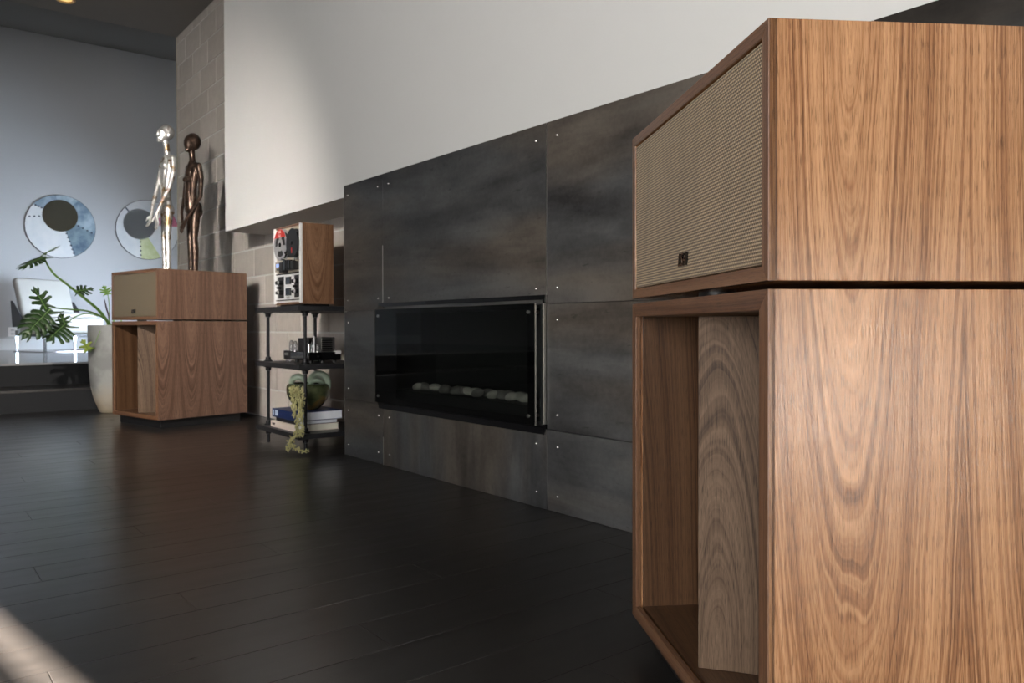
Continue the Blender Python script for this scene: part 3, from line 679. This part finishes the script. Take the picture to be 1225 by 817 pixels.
b1 = book('book', 'thick navy blue book lying on top of the stack under the bowl', 1.668, 3.790, 0.262, 0.325, zb0 + .055, 0.046, plain('navy_cover', (0.012, 0.028, 0.105), 0.4), M['page'])
for ya, yb in ((0.300, 0.312), (0.245, 0.282)): MB().box((-0.0007, ya, 0.010), (0.0, yb, 0.038)).build('spine_label', plain('label_blue_white', (0.50, 0.58, 0.75), 0.5), b1)
ZBK = zb0 + .101
# ------------------------------------------------------------------ glazed bowl with looping handles
g = G('bronze_green_glaze'); x_, y_, z_ = g.coords(); nn = g.noise(g.xyz(g.mul(x_, 6), g.mul(y_, 6), g.mul(z_, 9)), 1, 3)
M['glaze'] = g.out(col=g.ramp(nn, [(0.36, (0.045, 0.060, 0.028)), (0.50, (0.12, 0.14, 0.065)), (0.60, (0.30, 0.19, 0.05)), (0.70, (0.11, 0.17, 0.13))]), rough=0.22, metal=0.25, coat=0.5)
M['glaze_pale'] = plain('pale_green_glaze', (0.34, 0.42, 0.32), 0.32, var=0.35, scale=22, coat=0.3)
vc = (1.795, 3.925)
vs = thing('ceramic_bowl', 'round green glazed ceramic bowl with pale looping handles on the blue book', 'bowl', (vc[0], vc[1], ZBK))
prof = [(0.0, 0.0), (0.052, 0.0), (0.058, 0.004), (0.085, 0.030), (0.108, 0.062), (0.117, 0.095), (0.116, 0.128), (0.110, 0.140), (0.095, 0.143), (0.088, 0.136), (0.0, 0.120)]
MB().lathe(prof, n=40).build('body', M['glaze'], vs, subsurf=1)
cr = Vector((0.7915, -0.611, 0)); cb = Vector((0.611, 0.7915, 0))    # across and along the view
def loop(c0, w, h, lean, r, nm='handle', z0=0.135, a0=-0.1, a1=1.12):
    pts = []; rr = []
    for i in range(19):
        a = PI*(a0 + (a1 - a0)*i/18); q = cr*(c0 + w*math.cos(PI - a)) + cb*lean*math.sin(a) + Vector((0, 0, z0 + h*math.sin(a)))
        pts.append(q); rr.append(r*(0.75 + 0.45*math.sin(PI*i/18)))
    MB().tube(pts, rr, 12).build(nm, M['glaze_pale'], vs, subsurf=1)
loop(-0.050, 0.042, 0.042, -0.02, 0.016); loop(0.058, 0.050, 0.058, -0.01, 0.017, a1=1.25); loop(0.050, 0.030, 0.025, -0.035, 0.012)
MB().tube([(-0.01, 0, .135), (-0.012, 0.01, .165), (-0.022, 0.012, .195)], [0.020, 0.012, 0.003], 10).build('stub_spout', M['glaze'], vs)

# trailing succulent falling from the bowl to the floor
g = G('succulent_green'); oi = g.coords(); nn = g.noise(g.xyz(*oi), 60, 2)
M['succ'] = g.out(col=g.mix(nn, (0.30, 0.29, 0.11), (0.62, 0.58, 0.30)), rough=0.6, sss=0.0)
tp = thing('trailing_plant', 'yellow green trailing succulent hanging from the bowl down to the floor', 'plant', (1.70, 3.80, 0.0))
rs = random.Random(5)
org = Vector(tp.location)
def strand(pts, nb, spread):
    pts = [Vector(p) - org for p in pts]
    MB().tube(pts, 0.0022, 5).build('stem', M['succ'], tp)
    m = MB()
    for k in range(nb):
        u = k/(nb - 1)*(len(pts) - 1); i = min(int(u), len(pts) - 2); p = pts[i].lerp(pts[i+1], u - i)
        q = p + Vector((rs.uniform(-1, 1), rs.uniform(-1, 1), rs.uniform(-.6, .6)))*spread
        R_ = Matrix.Rotation(rs.uniform(0, 6.28), 3, 'Z') @ Matrix.Rotation(rs.uniform(-1.2, 1.2), 3, 'X')
        m.ball(q, (0.0035, 0.0035, rs.uniform(0.007, 0.011)), 6, R_)
    return m
A = lambda px, py, k: on_y(px, py, 1.0)*0 + EYE + ray(px, py)*k      # k = distance factor along the sight line
def S(px, py, k): return EYE + ray(px, py)*k
st_ = [[S(352, 463, 4.05), S(354, 472, 3.98), S(353, 490, 3.94), S(356, 510, 3.93), S(357, 522, 3.92)],
       [S(357, 463, 4.05), S(359, 475, 3.97), S(361, 492, 3.93), S(361, 512, 3.91), S(360, 522, 3.90)],
       [S(348, 463, 4.05), S(349, 472, 3.99), S(350, 484, 3.97), S(352, 497, 3.95)],
       [S(355, 463, 4.05), S(357, 480, 3.96), S(358, 500, 3.93), S(354, 520, 3.91), S(348, 527, 3.90), S(345, 533, 3.90), S(344, 539, 3.90)],
       [S(360, 520, 3.91), S(350, 523, 3.90), S(348, 532, 3.89), S(353, 536, 3.88), S(361, 539.5, 3.86), S(368, 539, 3.88)],
       [S(362, 464, 4.05), S(363, 474, 3.98), S(361, 488, 3.95), S(359, 498, 3.93)]]
for k, s_ in enumerate(st_):
    s_ = [Vector((p.x, p.y, max(p.z, 0.006))) for p in s_]
    strand(s_, 62 if k in (0, 1, 3) else 40, 0.011).build('leaves', M['succ'], tp, kind='stuff', weld=False)

# ------------------------------------------------------------------ figure sculptures
def figure(name, label, px, Y, mat, P):
    """built in a profile frame: f = the way it faces, s = its side towards the camera, z up; sizes in metres"""
    b = on_z(px, 324, SH)*1.0; k = Y/b.y; base = Vector((b.x*k, Y, SH))
    F = Vector((-0.97, -0.25, 0)).normalized(); S_ = Vector((0.25, -0.97, 0)).normalized()
    if 'F' in P: F = Vector(P['F']).normalized(); S_ = Vector((F.y, -F.x, 0)); S_ = S_ if S_.y < 0 else -S_
    V = lambda f, s, z: F*f + S_*s + Vector((0, 0, z))
    R3 = Matrix((F, S_, Vector((0, 0, 1)))).transposed()
    m = MB()
    for chain in P['chains']: m.tube([V(*c[:3]) for c in chain], [c[3] for c in chain], 14)
    for chain in P['chains']:
        for c in (chain[0], chain[-1]): m.ball(V(*c[:3]), c[3]*0.98, 12)
    for c, r in P['balls']: m.ball(V(*c), r, 18, R3)
    o = m.build('%s' % name, mat, None, weld=False)
    o.location = base
    md = o.modifiers.new('join', 'REMESH'); md.mode = 'VOXEL'; md.voxel_size = 0.0032; md.use_smooth_shade = True
    ms = o.modifiers.new('soft', 'SMOOTH'); ms.factor = 0.5; ms.iterations = 3
    tag(o, label, 'sculpture'); return o, V, base
def hand(V0, down, s_sign, f0):   # palm plus five fingers hanging
    pass
def hand_chains(f, s, z, df, dz, sc=1.0, ds=0.0):
    """wrist at (f,s,z), pointing (df,ds,dz): palm and five fingers"""
    out = []; n = math.sqrt(df*df + dz*dz + ds*ds); df, ds, dz = df/n, ds/n, dz/n
    L = 0.036*sc
    for j, (off, ln) in enumerate(((-0.011, 0.030), (-0.004, 0.036), (0.004, 0.034), (0.011, 0.027))):
        o = off*sc
        a = (f + df*0.008, s + o*.5, z + dz*.008, 0.0065*sc); b = (f + df*L, s + o, z + dz*L, 0.0052*sc)
        c = (f + df*(L + ln*.55*sc) + .003, s + o*1.15, z + dz*(L + ln*.55*sc), 0.0040*sc); d = (f + df*(L + ln*sc) + .009*sc, s + o*1.2, z + dz*(L + ln*sc), 0.0030*sc)
        out.append([a, b, c, d])
    out.append([(f + df*.008, s, z + dz*.008, .006*sc), (f + df*.02 + .012*sc, s - .010*sc, z + dz*.022, .0048*sc), (f + df*.04 + .016*sc, s - .014*sc, z + dz*.046, .0034*sc)])
    return out
# bronze woman: long neck, small bust, arms folded low in front
wom = dict(chains=[
    [(-0.004, 0.024, 0.020, .020), (-0.004, 0.024, .16, .025), (0.002, .024, .24, .023), (-0.006, .024, .38, .035), (-.014, .022, .455, .043)],     # legs
    [(-0.004, -0.024, 0.020, .020), (-0.004, -0.024, .16, .025), (0.002, -.024, .24, .023), (-0.006, -.024, .38, .035), (-.014, -.022, .455, .043)],
    [(0.004, 0, .44, .048), (0.010, 0, .50, .044), (0.012, 0, .56, .038), (.008, 0, .64, .042), (0.002, 0, .70, .043), (-.002, 0, .755, .028)],
    [(0.012, 0.026, .48, .024), (.010, .028, .60, .026), (-.006, .038, .71, .030)], [(0.012, -0.026, .48, .024), (.010, -.028, .60, .026), (-.006, -.038, .71, .030)],
    [(-.008, -.055, .738, .019), (-.004, 0, .752, .021), (-.008, .055, .738, .019)],
    [(-.004, 0, .745, .026), (-.002, 0, .79, .0205), (.004, 0, .85, .0215)],
    [(-.010, .066, .735, .021), (-.020, .078, .65, .0175), (-.012, .078, .52, .0150), (.030, .066, .44, .0130), (.083, .048, .345, .0105)],          # near arm
    [(-.008, -.060, .735, .019), (.000, -.076, .64, .0155), (.018, -.070, .53, .013), (.052, -.045, .42, .011), (.062, -.02, .335, .0095)],
    ] + hand_chains(.083, .048, .345, .30, -1, 1.1, -.1) + hand_chains(.062, -.02, .335, -.05, -1, .9, .1),
    balls=[((.016, 0, .890), (.042, .038, .058)), ((-.010, 0, .906), (.055, .047, .060)), ((.026, 0, .862), (.024, .024, .036)),
           ((.038, 0, .838), (.012, .013, .011)), ((.051, 0, .893), (.0055, .0050, .012)), ((.0535, 0, .886), (.0065, .0060, .005)), ((.044, 0, .871), (.008, .010, .0035)), ((.044, 0, .866), (.0075, .009, .0032)),
           ((.042, .014, .900), (.006, .008, .0045)), ((.042, -.014, .900), (.006, .008, .0045)), ((.040, 0, .910), (.009, .026, .005)), ((.002, .036, .890), (.009, .006, .014)), ((.002, -.036, .890), (.009, .006, .014)),
           ((.036, .022, .640), (.021, .018, .020)), ((.036, -.022, .640), (.021, .018, .020)),
           ((-.028, .024, .425), (.034, .031, .046)), ((-.028, -.024, .425), (.034, .031, .046)), ((.018, 0, .47), (.026, .034, .045)),
           ((.020, .024, .012), (.040, .015, .012)), ((.020, -.024, .012), (.040, .015, .012))])
man = dict(chains=[
    [(0.0, 0.020, 0.018, .018), (0.0, 0.020, .16, .022), (0.004, .020, .25, .021), (-0.002, .020, .38, .029), (-.006, .018, .45, .034)],
    [(0.0, -0.020, 0.018, .018), (0.0, -0.020, .16, .022), (0.004, -.020, .25, .021), (-0.002, -.020, .38, .029), (-.006, -.018, .45, .034)],
    [(-0.002, 0, .44, .036), (0.000, 0, .50, .033), (0.000, 0, .57, .030), (-.002, 0, .66, .034), (-.006, 0, .75, .037), (-.010, 0, .80, .024)],
    [(0.004, 0.024, .52, .018), (.002, .028, .64, .022), (-.010, .046, .77, .023)], [(0.004, -0.024, .52, .018), (.002, -.028, .64, .022), (-.010, -.046, .77, .023)],
    [(-.014, -.058, .79, .019), (-.010, 0, .80, .021), (-.014, .058, .79, .019)],
    [(-.010, 0, .79, .019), (-.006, 0, .85, .021), (.002, 0, .90, .022)],
    [(-.016, .066, .785, .021), (-.008, .080, .69, .018), (.022, .076, .575, .0155), (.068, .062, .48, .0135), (.100, .050, .385, .012)],
    [(-.014, -.060, .785, .020), (.008, -.066, .68, .0165), (.040, -.058, .57, .015), (.072, -.044, .47, .013), (.088, -.034, .40, .011)],
    ] + hand_chains(.100, .050, .385, -.1, -1, 1.35) + hand_chains(.088, -.034, .40, .25, -1, 1.25),
    balls=[((.008, 0, .958), (.050, .042, .050)), ((-.008, 0, .974), (.052, .046, .052)), ((.030, 0, .930), (.026, .024, .030)),
           ((.050, 0, .908), (.015, .017, .012)), ((.060, 0, .952), (.0065, .0055, .014)), ((.064, 0, .943), (.0075, .0065, .0055)), ((.056, 0, .928), (.008, .012, .0035)), ((.056, 0, .922), (.0075, .011, .0035)),
           ((.048, .016, .962), (.007, .009, .0045)), ((.048, -.016, .962), (.007, .009, .0045)), ((.048, 0, .974), (.010, .030, .006)), ((-.002, .041, .950), (.011, .006, .017)), ((-.002, -.041, .950), (.011, .006, .017)),
           ((.022, .020, .735), (.018, .024, .022)), ((.022, -.020, .735), (.018, .024, .022)),
           ((-.024, .016, .43), (.026, .024, .034)), ((-.024, -.016, .43), (.026, .024, .034)),
           ((.022, .020, .012), (.042, .014, .012)), ((.022, -.020, .012), (.042, .014, .012))])
g = G('hammered_silver_leaf'); x_, y_, z_ = g.coords(); v = g.xyz(x_, y_, z_)
h = g.noise(v, 55, 4, 0.6, 0.4); h2 = g.noise(v, 14, 3, 0.6)
g.bump(g.add(h, g.mul(g.noise(v, 160, 2), .4)), 0.8, 0.0035)
tarn = g.ramp(h2, [(0.50, 0.0), (0.60, 1.0)])
MS = g.out(col=g.mix(tarn, (0.90, 0.89, 0.86), (0.34, 0.22, 0.12)), rough=g.rng(h, .3, .7, .32, .50), metal=0.85)
g = G('dark_bronze'); x_, y_, z_ = g.coords(); v = g.xyz(x_, y_, z_); h = g.noise(v, 30, 4, 0.6)
g.bump(g.add(h, g.noise(v, 120, 2)), 0.4, 0.003)
MBz = g.out(col=g.ramp(h, [(0.35, (0.030, 0.020, 0.015)), (0.65, (0.095, 0.060, 0.043))]), rough=0.30, metal=0.75)
figure('figure_sculpture', 'slender silver leaf standing figure, the left of two sculptures on far loudspeaker', 199.5, 5.62, MS, man)
figure('figure_sculpture', 'slender dark bronze female standing figure, the right of two sculptures on far loudspeaker', 230.5, 5.50, MBz, wom)

# ------------------------------------------------------------------ planter and split-leaf plant
pc = on_z(142, 488, 0.0)*1.0; PYc = 6.46; q = on_y(141, 450, PYc)
pot = thing('planter', 'tall pale concrete planter tapering to its foot beside the far loudspeaker', 'planter', (q.x, PYc, 0))
g = G('stained_concrete'); x_, y_, z_ = g.coords(); v = g.xyz(x_, y_, z_); a = g.noise(v, 5, 4); b = g.noise(v, 60, 4, .7)
lowz = g.rng(g.add(z_, g.mul(g.sub(a, .5), .35)), 0.02, 0.22, 1.0, 0.0)
col = g.mix(g.ramp(a, [(0.45, 0.0), (0.58, 1.0)]), (0.36, 0.365, 0.35), (0.26, 0.265, 0.255)); col = g.mix(g.mul(lowz, 0.7), col, (0.46, 0.36, 0.23))
g.bump(b, 0.3, 0.003); M['concrete'] = g.out(col=col, rough=0.8)
prof = [(0.0, 0.0), (0.118, 0.0), (0.128, 0.006), (0.165, 0.10), (0.188, 0.20), (0.199, 0.32), (0.204, 0.46), (0.206, 0.655), (0.203, 0.663), (0.188, 0.663), (0.185, 0.655), (0.184, 0.60)]
MB().lathe(prof, n=56).build('planter_body', M['concrete'], pot)
MB().lathe([(0.0, 0.612), (0.184, 0.606)], n=32).build('soil', plain('dark_soil', (0.03, 0.022, 0.015), 0.95, bump=0.8), pot)
M['leaf'] = None
g = G('leaf_green'); u_, v_, _ = g.coords('Object'); nn = g.noise(g.xyz(u_, v_, 0.0), 20, 3)
M['leaf'] = g.out(col=g.mix(nn, (0.013, 0.036, 0.009), (0.036, 0.080, 0.020)), rough=0.42, spec=0.6)
M['leaf_young'] = plain('leaf_yellow_green', (0.30, 0.38, 0.06), 0.45, var=0.2); M['leaf_lime'] = plain('leaf_lime', (0.19, 0.36, 0.05), 0.42, var=0.2)
M['stem'] = plain('leaf_stem', (0.13, 0.24, 0.055), 0.45, var=0.2)
plant = thing('split_leaf_plant', 'large green split-leaf plant with arching stems growing in the concrete planter', 'plant', (q.x, PYc, 0.612))
porg = Vector(plant.location)
def leaf(base, tip, nrm, width, mat, lobes=5, droop=0.12, name='leaf'):
    """deeply lobed blade: base/tip world points, nrm the blade's facing direction"""
    base, tip = Vector(base), Vector(tip); ax = tip - base; L = ax.length; ax.normalize()
    n_ = Vector(nrm); n_ = (n_ - ax*n_.dot(ax)).normalized(); sd = ax.cross(n_)
    m = MB(); th = 0.0012
    def P_(u, w):     # u along the rib 0..1, w sideways in metres
        return base + ax*(u*L) + sd*w - n_*(droop*L*(u*u) + 1.8*w*w/max(L, .01)*droop*2) + n_*0.02*L*math.sin(w*40)
    out_r = [];
    def side(sg):
        pts = []
        for k in range(lobes):
            u0 = 0.04 + 0.80*k/lobes; u1 = u0 + 0.80/lobes; um = (u0 + u1)/2
            W = width*(0.55 + 0.45*math.sin(PI*min(1, (k + .8)/lobes)))*(1.0 if k < lobes - 1 else .62)
            fwd = 0.02 + 0.17*k/lobes - (0.22 if k == 0 else 0)
            pts += [(u0 + .01, W*.34), (um - .035 + fwd*.5, W*.70), (um + fwd*0.9 - .025, W*.95), (um + fwd + .03, W*1.0), (um + fwd + .085, W*.85), (u1 + fwd*.45, W*.58), (u1 - .005, W*.34)]
        return [(u, sg*w) for u, w in pts]
    L1 = side(1); R1 = side(-1)
    # fan each lobe from the rib: quads between rib points and outline
    for S1 in (L1, R1):
        for k in range(lobes):
            seg = S1[7*k:7*k+7]; ru0 = 0.04 + 0.80*k/lobes; ru1 = ru0 + .80/lobes
            rib = [(ru0, 0), ((ru0+ru1)/2, 0), (ru1, 0)]
            ring = [rib[0]] + seg + [rib[2], rib[1]]
            pt = [P_(u, w) for u, w in ring]
            c = P_(sum(u for u, w in seg)/7*.6 + .4*rib[1][0], sum(w for u, w in seg)/7*.7)
            b0 = [c] + pt
            m.poly(b0, [(0, i+1, (i+1) % len(pt) + 1) for i in range(len(pt))])
    tl = [P_(0.84, -width*.14), P_(.90, -width*.20), P_(1.0, -width*.06), P_(1.06, 0), P_(1.0, width*.06), P_(.90, width*.20), P_(.84, width*.14)]
    m.poly(tl, [(0, 1, 5, 6), (1, 2, 4, 5), (2, 3, 4)])
    for i in range(len(m.v)): m.v[i] = tuple(Vector(m.v[i]) - porg)
    o = m.build(name, mat, plant); md = o.modifiers.new('thick', 'SOLIDIFY'); md.thickness = th
    rib = MB().tube([P_(u, 0) - porg + n_*.001 for u in (0, .3, .6, .9)], [.003, .0025, .002, .001], 6).build('midrib', M['stem'], o)
    return o
def petiole(pts, r0, r1):
    # smooth the polyline
    q_ = [Vector(p) - porg for p in pts]; out = []
    for i in range(len(q_) - 1):
        p0, p1, p2, p3 = q_[max(i-1, 0)], q_[i], q_[i+1], q_[min(i+2, len(q_)-1)]
        for t in (0, .25, .5, .75):
            out.append(0.5*((2*p1) + (p2 - p0)*t + (2*p0 - 5*p1 + 4*p2 - p3)*t*t + (3*p1 - p0 - 3*p2 + p3)*t**3))
    out.append(q_[-1]); n = len(out)
    MB().tube(out, [r0 + (r1 - r0)*i/(n-1) for i in range(n)], 10).build('stem', M['stem'], plant)
Yp = PYc
T_ = lambda px, py, dy=0.0: on_y(px, py, Yp + dy)
root = T_(136, 398, 0); low = Vector((root.x, root.y, 0.60))
petiole([low, T_(131, 388, -.02), T_(118, 371, -.08), T_(100, 356, -.16), T_(84, 343, -.22), T_(64, 327, -.28), T_(52, 308, -.30)], .013, .0055)
petiole([low + Vector((.01, -.01, 0)), T_(133, 389, -.04), T_(122, 379, -.10), T_(104, 372, -.20), T_(82, 370, -.28), T_(62, 368, -.34)], .008, .0045)
petiole([T_(118, 378, -.12), T_(104, 375, -.19), T_(90, 379, -.26), T_(80, 387, -.30)], .005, .004)
petiole([low + Vector((.02, .0, 0)), T_(131, 386, -.01), T_(131, 368, -.01), T_(129, 352, -.02)], .004, .003)
toC = -(Vector((VF.x, VF.y, 0))).normalized(); RT = cr; UPV = Vector((0, 0, 1))
leaf(T_(55, 307, -.30), T_(22, 318, -.42), UPV*1.0 + toC*.25, .075, M['leaf'], 6, .10)
leaf(T_(50, 306, -.30), T_(70, 293, -.18), UPV + toC*.15 - RT*.2, .05, M['leaf'], 4, .04)
leaf(T_(88, 349, -.20), T_(112, 345, -.16), UPV*.35 + toC, .055, M['leaf'], 5, .02)
leaf(T_(62, 368, -.34), T_(26, 403, -.40), toC + UPV*.2 + RT*.2, .105, M['leaf'], 6, .10)
leaf(T_(56, 370, -.34), T_(40, 344, -.36), toC + UPV*.1, .075, M['leaf'], 4, .05)
leaf(T_(80, 386, -.30), T_(56, 407, -.36), toC + UPV*.15, .125, M['leaf'], 6, .05)
leaf(T_(78, 388, -.30), T_(72, 375, -.30), toC, .06, M['leaf'], 3, .02)
leaf(T_(129, 353, -.02), T_(124, 342, -.04), toC + UPV*.1, .05, M['leaf_lime'], 4, .05)
leaf(T_(107, 420, -.18), T_(98, 406, -.22), toC + RT*.5, .05, M['leaf_young'], 3, .0)
petiole([T_(120, 396, -.21), T_(113, 412, -.22), T_(108, 421, -.20)], .003, .002)
MB().tube([T_(125, 358, -.02) - porg, T_(127, 367, -.02) - porg, T_(130, 378, -.01) - porg, T_(132, 392, 0) - porg], [.002, .006, .005, .004], 8).build('dry_sheath', plain('dry_sheath', (0.06, 0.035, 0.035), 0.7), plant)
for dx in (-.03, .0, .035): MB().tube([low - porg + Vector((dx, 0, 0)), low - porg + Vector((dx*1.5, -.01, .10))], [.014, .006], 8).build('leaf_sheath', M['leaf_lime'], plant)

# ------------------------------------------------------------------ lounge chair on the raised floor
RF = 0.357
CYR = 10.9; c0 = on_y(68, 400, CYR)
chr_ = thing('lounge_chair', 'white leather lounge chair with chrome frame on the raised floor by the grey wall', 'chair', (c0.x, CYR, RF), 0.36)
M['leather'] = plain('white_leather', (0.47, 0.47, 0.45), 0.5, var=0.02, bump=0.2, bscale=160)
# local x across, y away, z up (seat faces -y)
def cush(name, pts, w, th, mat, par):
    """slab of width w swept along a side profile pts (y,z), rounded"""
    m = MB(); n = len(pts)
    top = [(y, z) for y, z in pts]; bot = [(y + th[0], z + th[1]) for y, z in reversed(pts)]
    out = [(-w/2, y, z) for y, z in top + bot]; m.prism(out, (w, 0, 0))
    o = m.build(name, mat, par, bevel=min(0.045, 0.4*math.hypot(*th))); o.modifiers[0].segments = 4
    for p in o.data.polygons: p.use_smooth = True
    return o
cush('seat_cushion', [(-0.42, 0.42), (-0.05, 0.40), (0.16, 0.38)], 0.74, (0.01, -0.20), M['leather'], chr_)
cush('seat_pad', [(-0.30, 0.48), (0.18, 0.44)], 0.70, (0.005, -0.09), M['leather'], chr_)
cush('backrest', [(0.14, 0.42), (0.22, 0.66), (0.32, 0.915)], 0.66, (0.10, -0.03), M['leather'], chr_)
M['dark_leather'] = plain('dark_frame_panel', (0.08, 0.085, 0.10), 0.4)
MB().box((-0.36, -0.40, 0.185), (0.36, 0.10, 0.215)).build('seat_shell', M['dark_leather'], chr_, bevel=.008)
for s in (-1, 1):
    MB().prism([(s*0.385, -0.05, 0.30), (s*0.385, 0.28, 0.62), (s*0.385, 0.32, 0.62), (s*0.385, 0.28, 0.30)], (0.012*-s, 0, 0)).build('side_panel', M['dark_leather'], chr_, bevel=.003)
    MB().box((s*0.36 - .018, -0.40, 0.0), (s*0.36 + .018, -0.385, 0.26)).build('front_leg', M['chrome'], chr_, bevel=.002)
    MB().box((s*0.36 - .018, 0.22, 0.0), (s*0.36 + .018, 0.235, 0.26)).build('rear_leg', M['chrome'], chr_, bevel=.002)
    MB().box((s*0.36 - .018, -0.45, 0.0), (s*0.36 + .018, 0.28, 0.012)).build('floor_runner', M['chrome'], chr_, bevel=.002)
MB().box((-0.36, -0.41, 0.0), (0.36, -0.375, 0.012)).build('cross_bar', M['chrome'], chr_, bevel=.002)

# ------------------------------------------------------------------ the two round art mirrors
g = G('mirror'); M['mirror'] = g.out(col=(0.9, 0.9, 0.9), rough=0.015, metal=1.0)
def art(name, seed, a, b, rough=0.3):
    g = G(name); x, y, z = g.coords(); nn = g.noise(g.xyz(g.mul(x, 5), 0.0, g.mul(z, 5)), 1, 4, .6); return g.out(col=g.mix(g.ramp(nn, [(0.35, 0.0), (0.65, 1.0)]), a, b), rough=rough)
white_g = art('art_white', 0, (0.62, 0.66, 0.70), (0.72, 0.74, 0.76)); blue_g = art('art_blue', 1, (0.12, 0.20, 0.29), (0.40, 0.50, 0.58)); teal_g = art('art_pale_blue', 2, (0.22, 0.34, 0.43), (0.55, 0.64, 0.70))
deep_g = art('art_deep_blue', 3, (0.08, 0.13, 0.20), (0.24, 0.33, 0.38)); lime_g = art('art_lime', 4, (0.42, 0.48, 0.20), (0.62, 0.66, 0.42)); pink_g = art('pink_reflection', 5, (0.50, 0.08, 0.20), (0.62, 0.2, 0.3))  # the pink is a reflection painted as a segment
M['stitch'] = plain('dark_stitch', (0.035, 0.05, 0.08), 0.5)
def disc_mirror(label, pc, r, pi_, ri, segs, seams):
    c = on_y(pc[0], pc[1], BW - .02); d = on_y(pi_[0], pi_[1], BW - .02) - c
    t = thing('round_mirror', label, 'mirror', (c.x, BW, c.z), 0)
    MB().lathe([(0, 0.0), (r, 0.0), (r, 0.014), (0, 0.014)], n=72, axis=Matrix.Rotation(PI/2, 3, 'X')).build('backing', M['dark_leather'], t)
    ix, iz = d.x, d.z
    def outer(a):   # from the inner centre along angle a to the outer circle
        ca, sa = math.cos(a), math.sin(a); bq = ix*ca + iz*sa; cq = ix*ix + iz*iz - (r*.985)**2; tt = -bq + math.sqrt(bq*bq - cq); return (ix + ca*tt, iz + sa*tt)
    for a0, a1, mt in segs:
        n = max(3, int((a1 - a0)/6)); m = MB(); pts = []
        for k in range(n + 1): a = math.radians(a0 + (a1 - a0)*k/n); pts.append((ix + ri*1.01*math.cos(a), iz + ri*1.01*math.sin(a)))
        for k in range(n, -1, -1): a = math.radians(a0 + (a1 - a0)*k/n); pts.append(outer(a))
        N = n + 1
        vs_ = [(p[0], -0.015, p[1]) for p in pts] + [(p[0], -0.020, p[1]) for p in pts]
        fs = []
        for k in range(n):
            fs += [(k, k+1, 2*N-2-k, 2*N-1-k), (2*N + k, 2*N + 2*N-1-k, 2*N + 2*N-2-k, 2*N + k+1)]
        for k in range(2*N): fs.append((k, (k+1) % (2*N), (k+1) % (2*N) + 2*N, k + 2*N))
        m.poly(vs_, fs, False); m.build('glass_segment', mt, t)
    for a in seams:
        o = outer(math.radians(a)); p0 = Vector((ix + ri*math.cos(math.radians(a)), iz + ri*math.sin(math.radians(a)))); p1 = Vector(o)
        nst = max(3, int((p1 - p0).length/0.055))
        for k in range(nst):
            p = p0.lerp(p1, (k + .6)/(nst + .3)); MB().ball((p.x, -0.020, p.y), (0.014, 0.004, 0.011), 8).build('stitch', M['stitch'], t)
    MB().lathe([(0, 0.014), (ri, 0.014), (ri*.985, 0.021), (0, 0.021)], at=(ix, 0, iz), n=56, axis=Matrix.Rotation(PI/2, 3, 'X')).build('mirror_glass', M['mirror'], t)
disc_mirror('round blue and white glass art mirror, the left one on the grey wall', (73, 271), 0.425, (72, 258), 0.212,
            [(-72, -28, deep_g), (-28, 45, blue_g), (45, 100, teal_g), (100, 158, blue_g), (158, 186, white_g), (186, 288, white_g)], (-28, -72, 158, 186))
disc_mirror('round pale glass art mirror with lime wedge, behind the silver figure', (177, 275), 0.425, (167, 268), 0.215,
            [(-88, -58, lime_g), (-58, 0, white_g), (0, 22, pink_g), (22, 100, white_g), (100, 190, white_g), (190, 272, white_g)], (-88, 130))
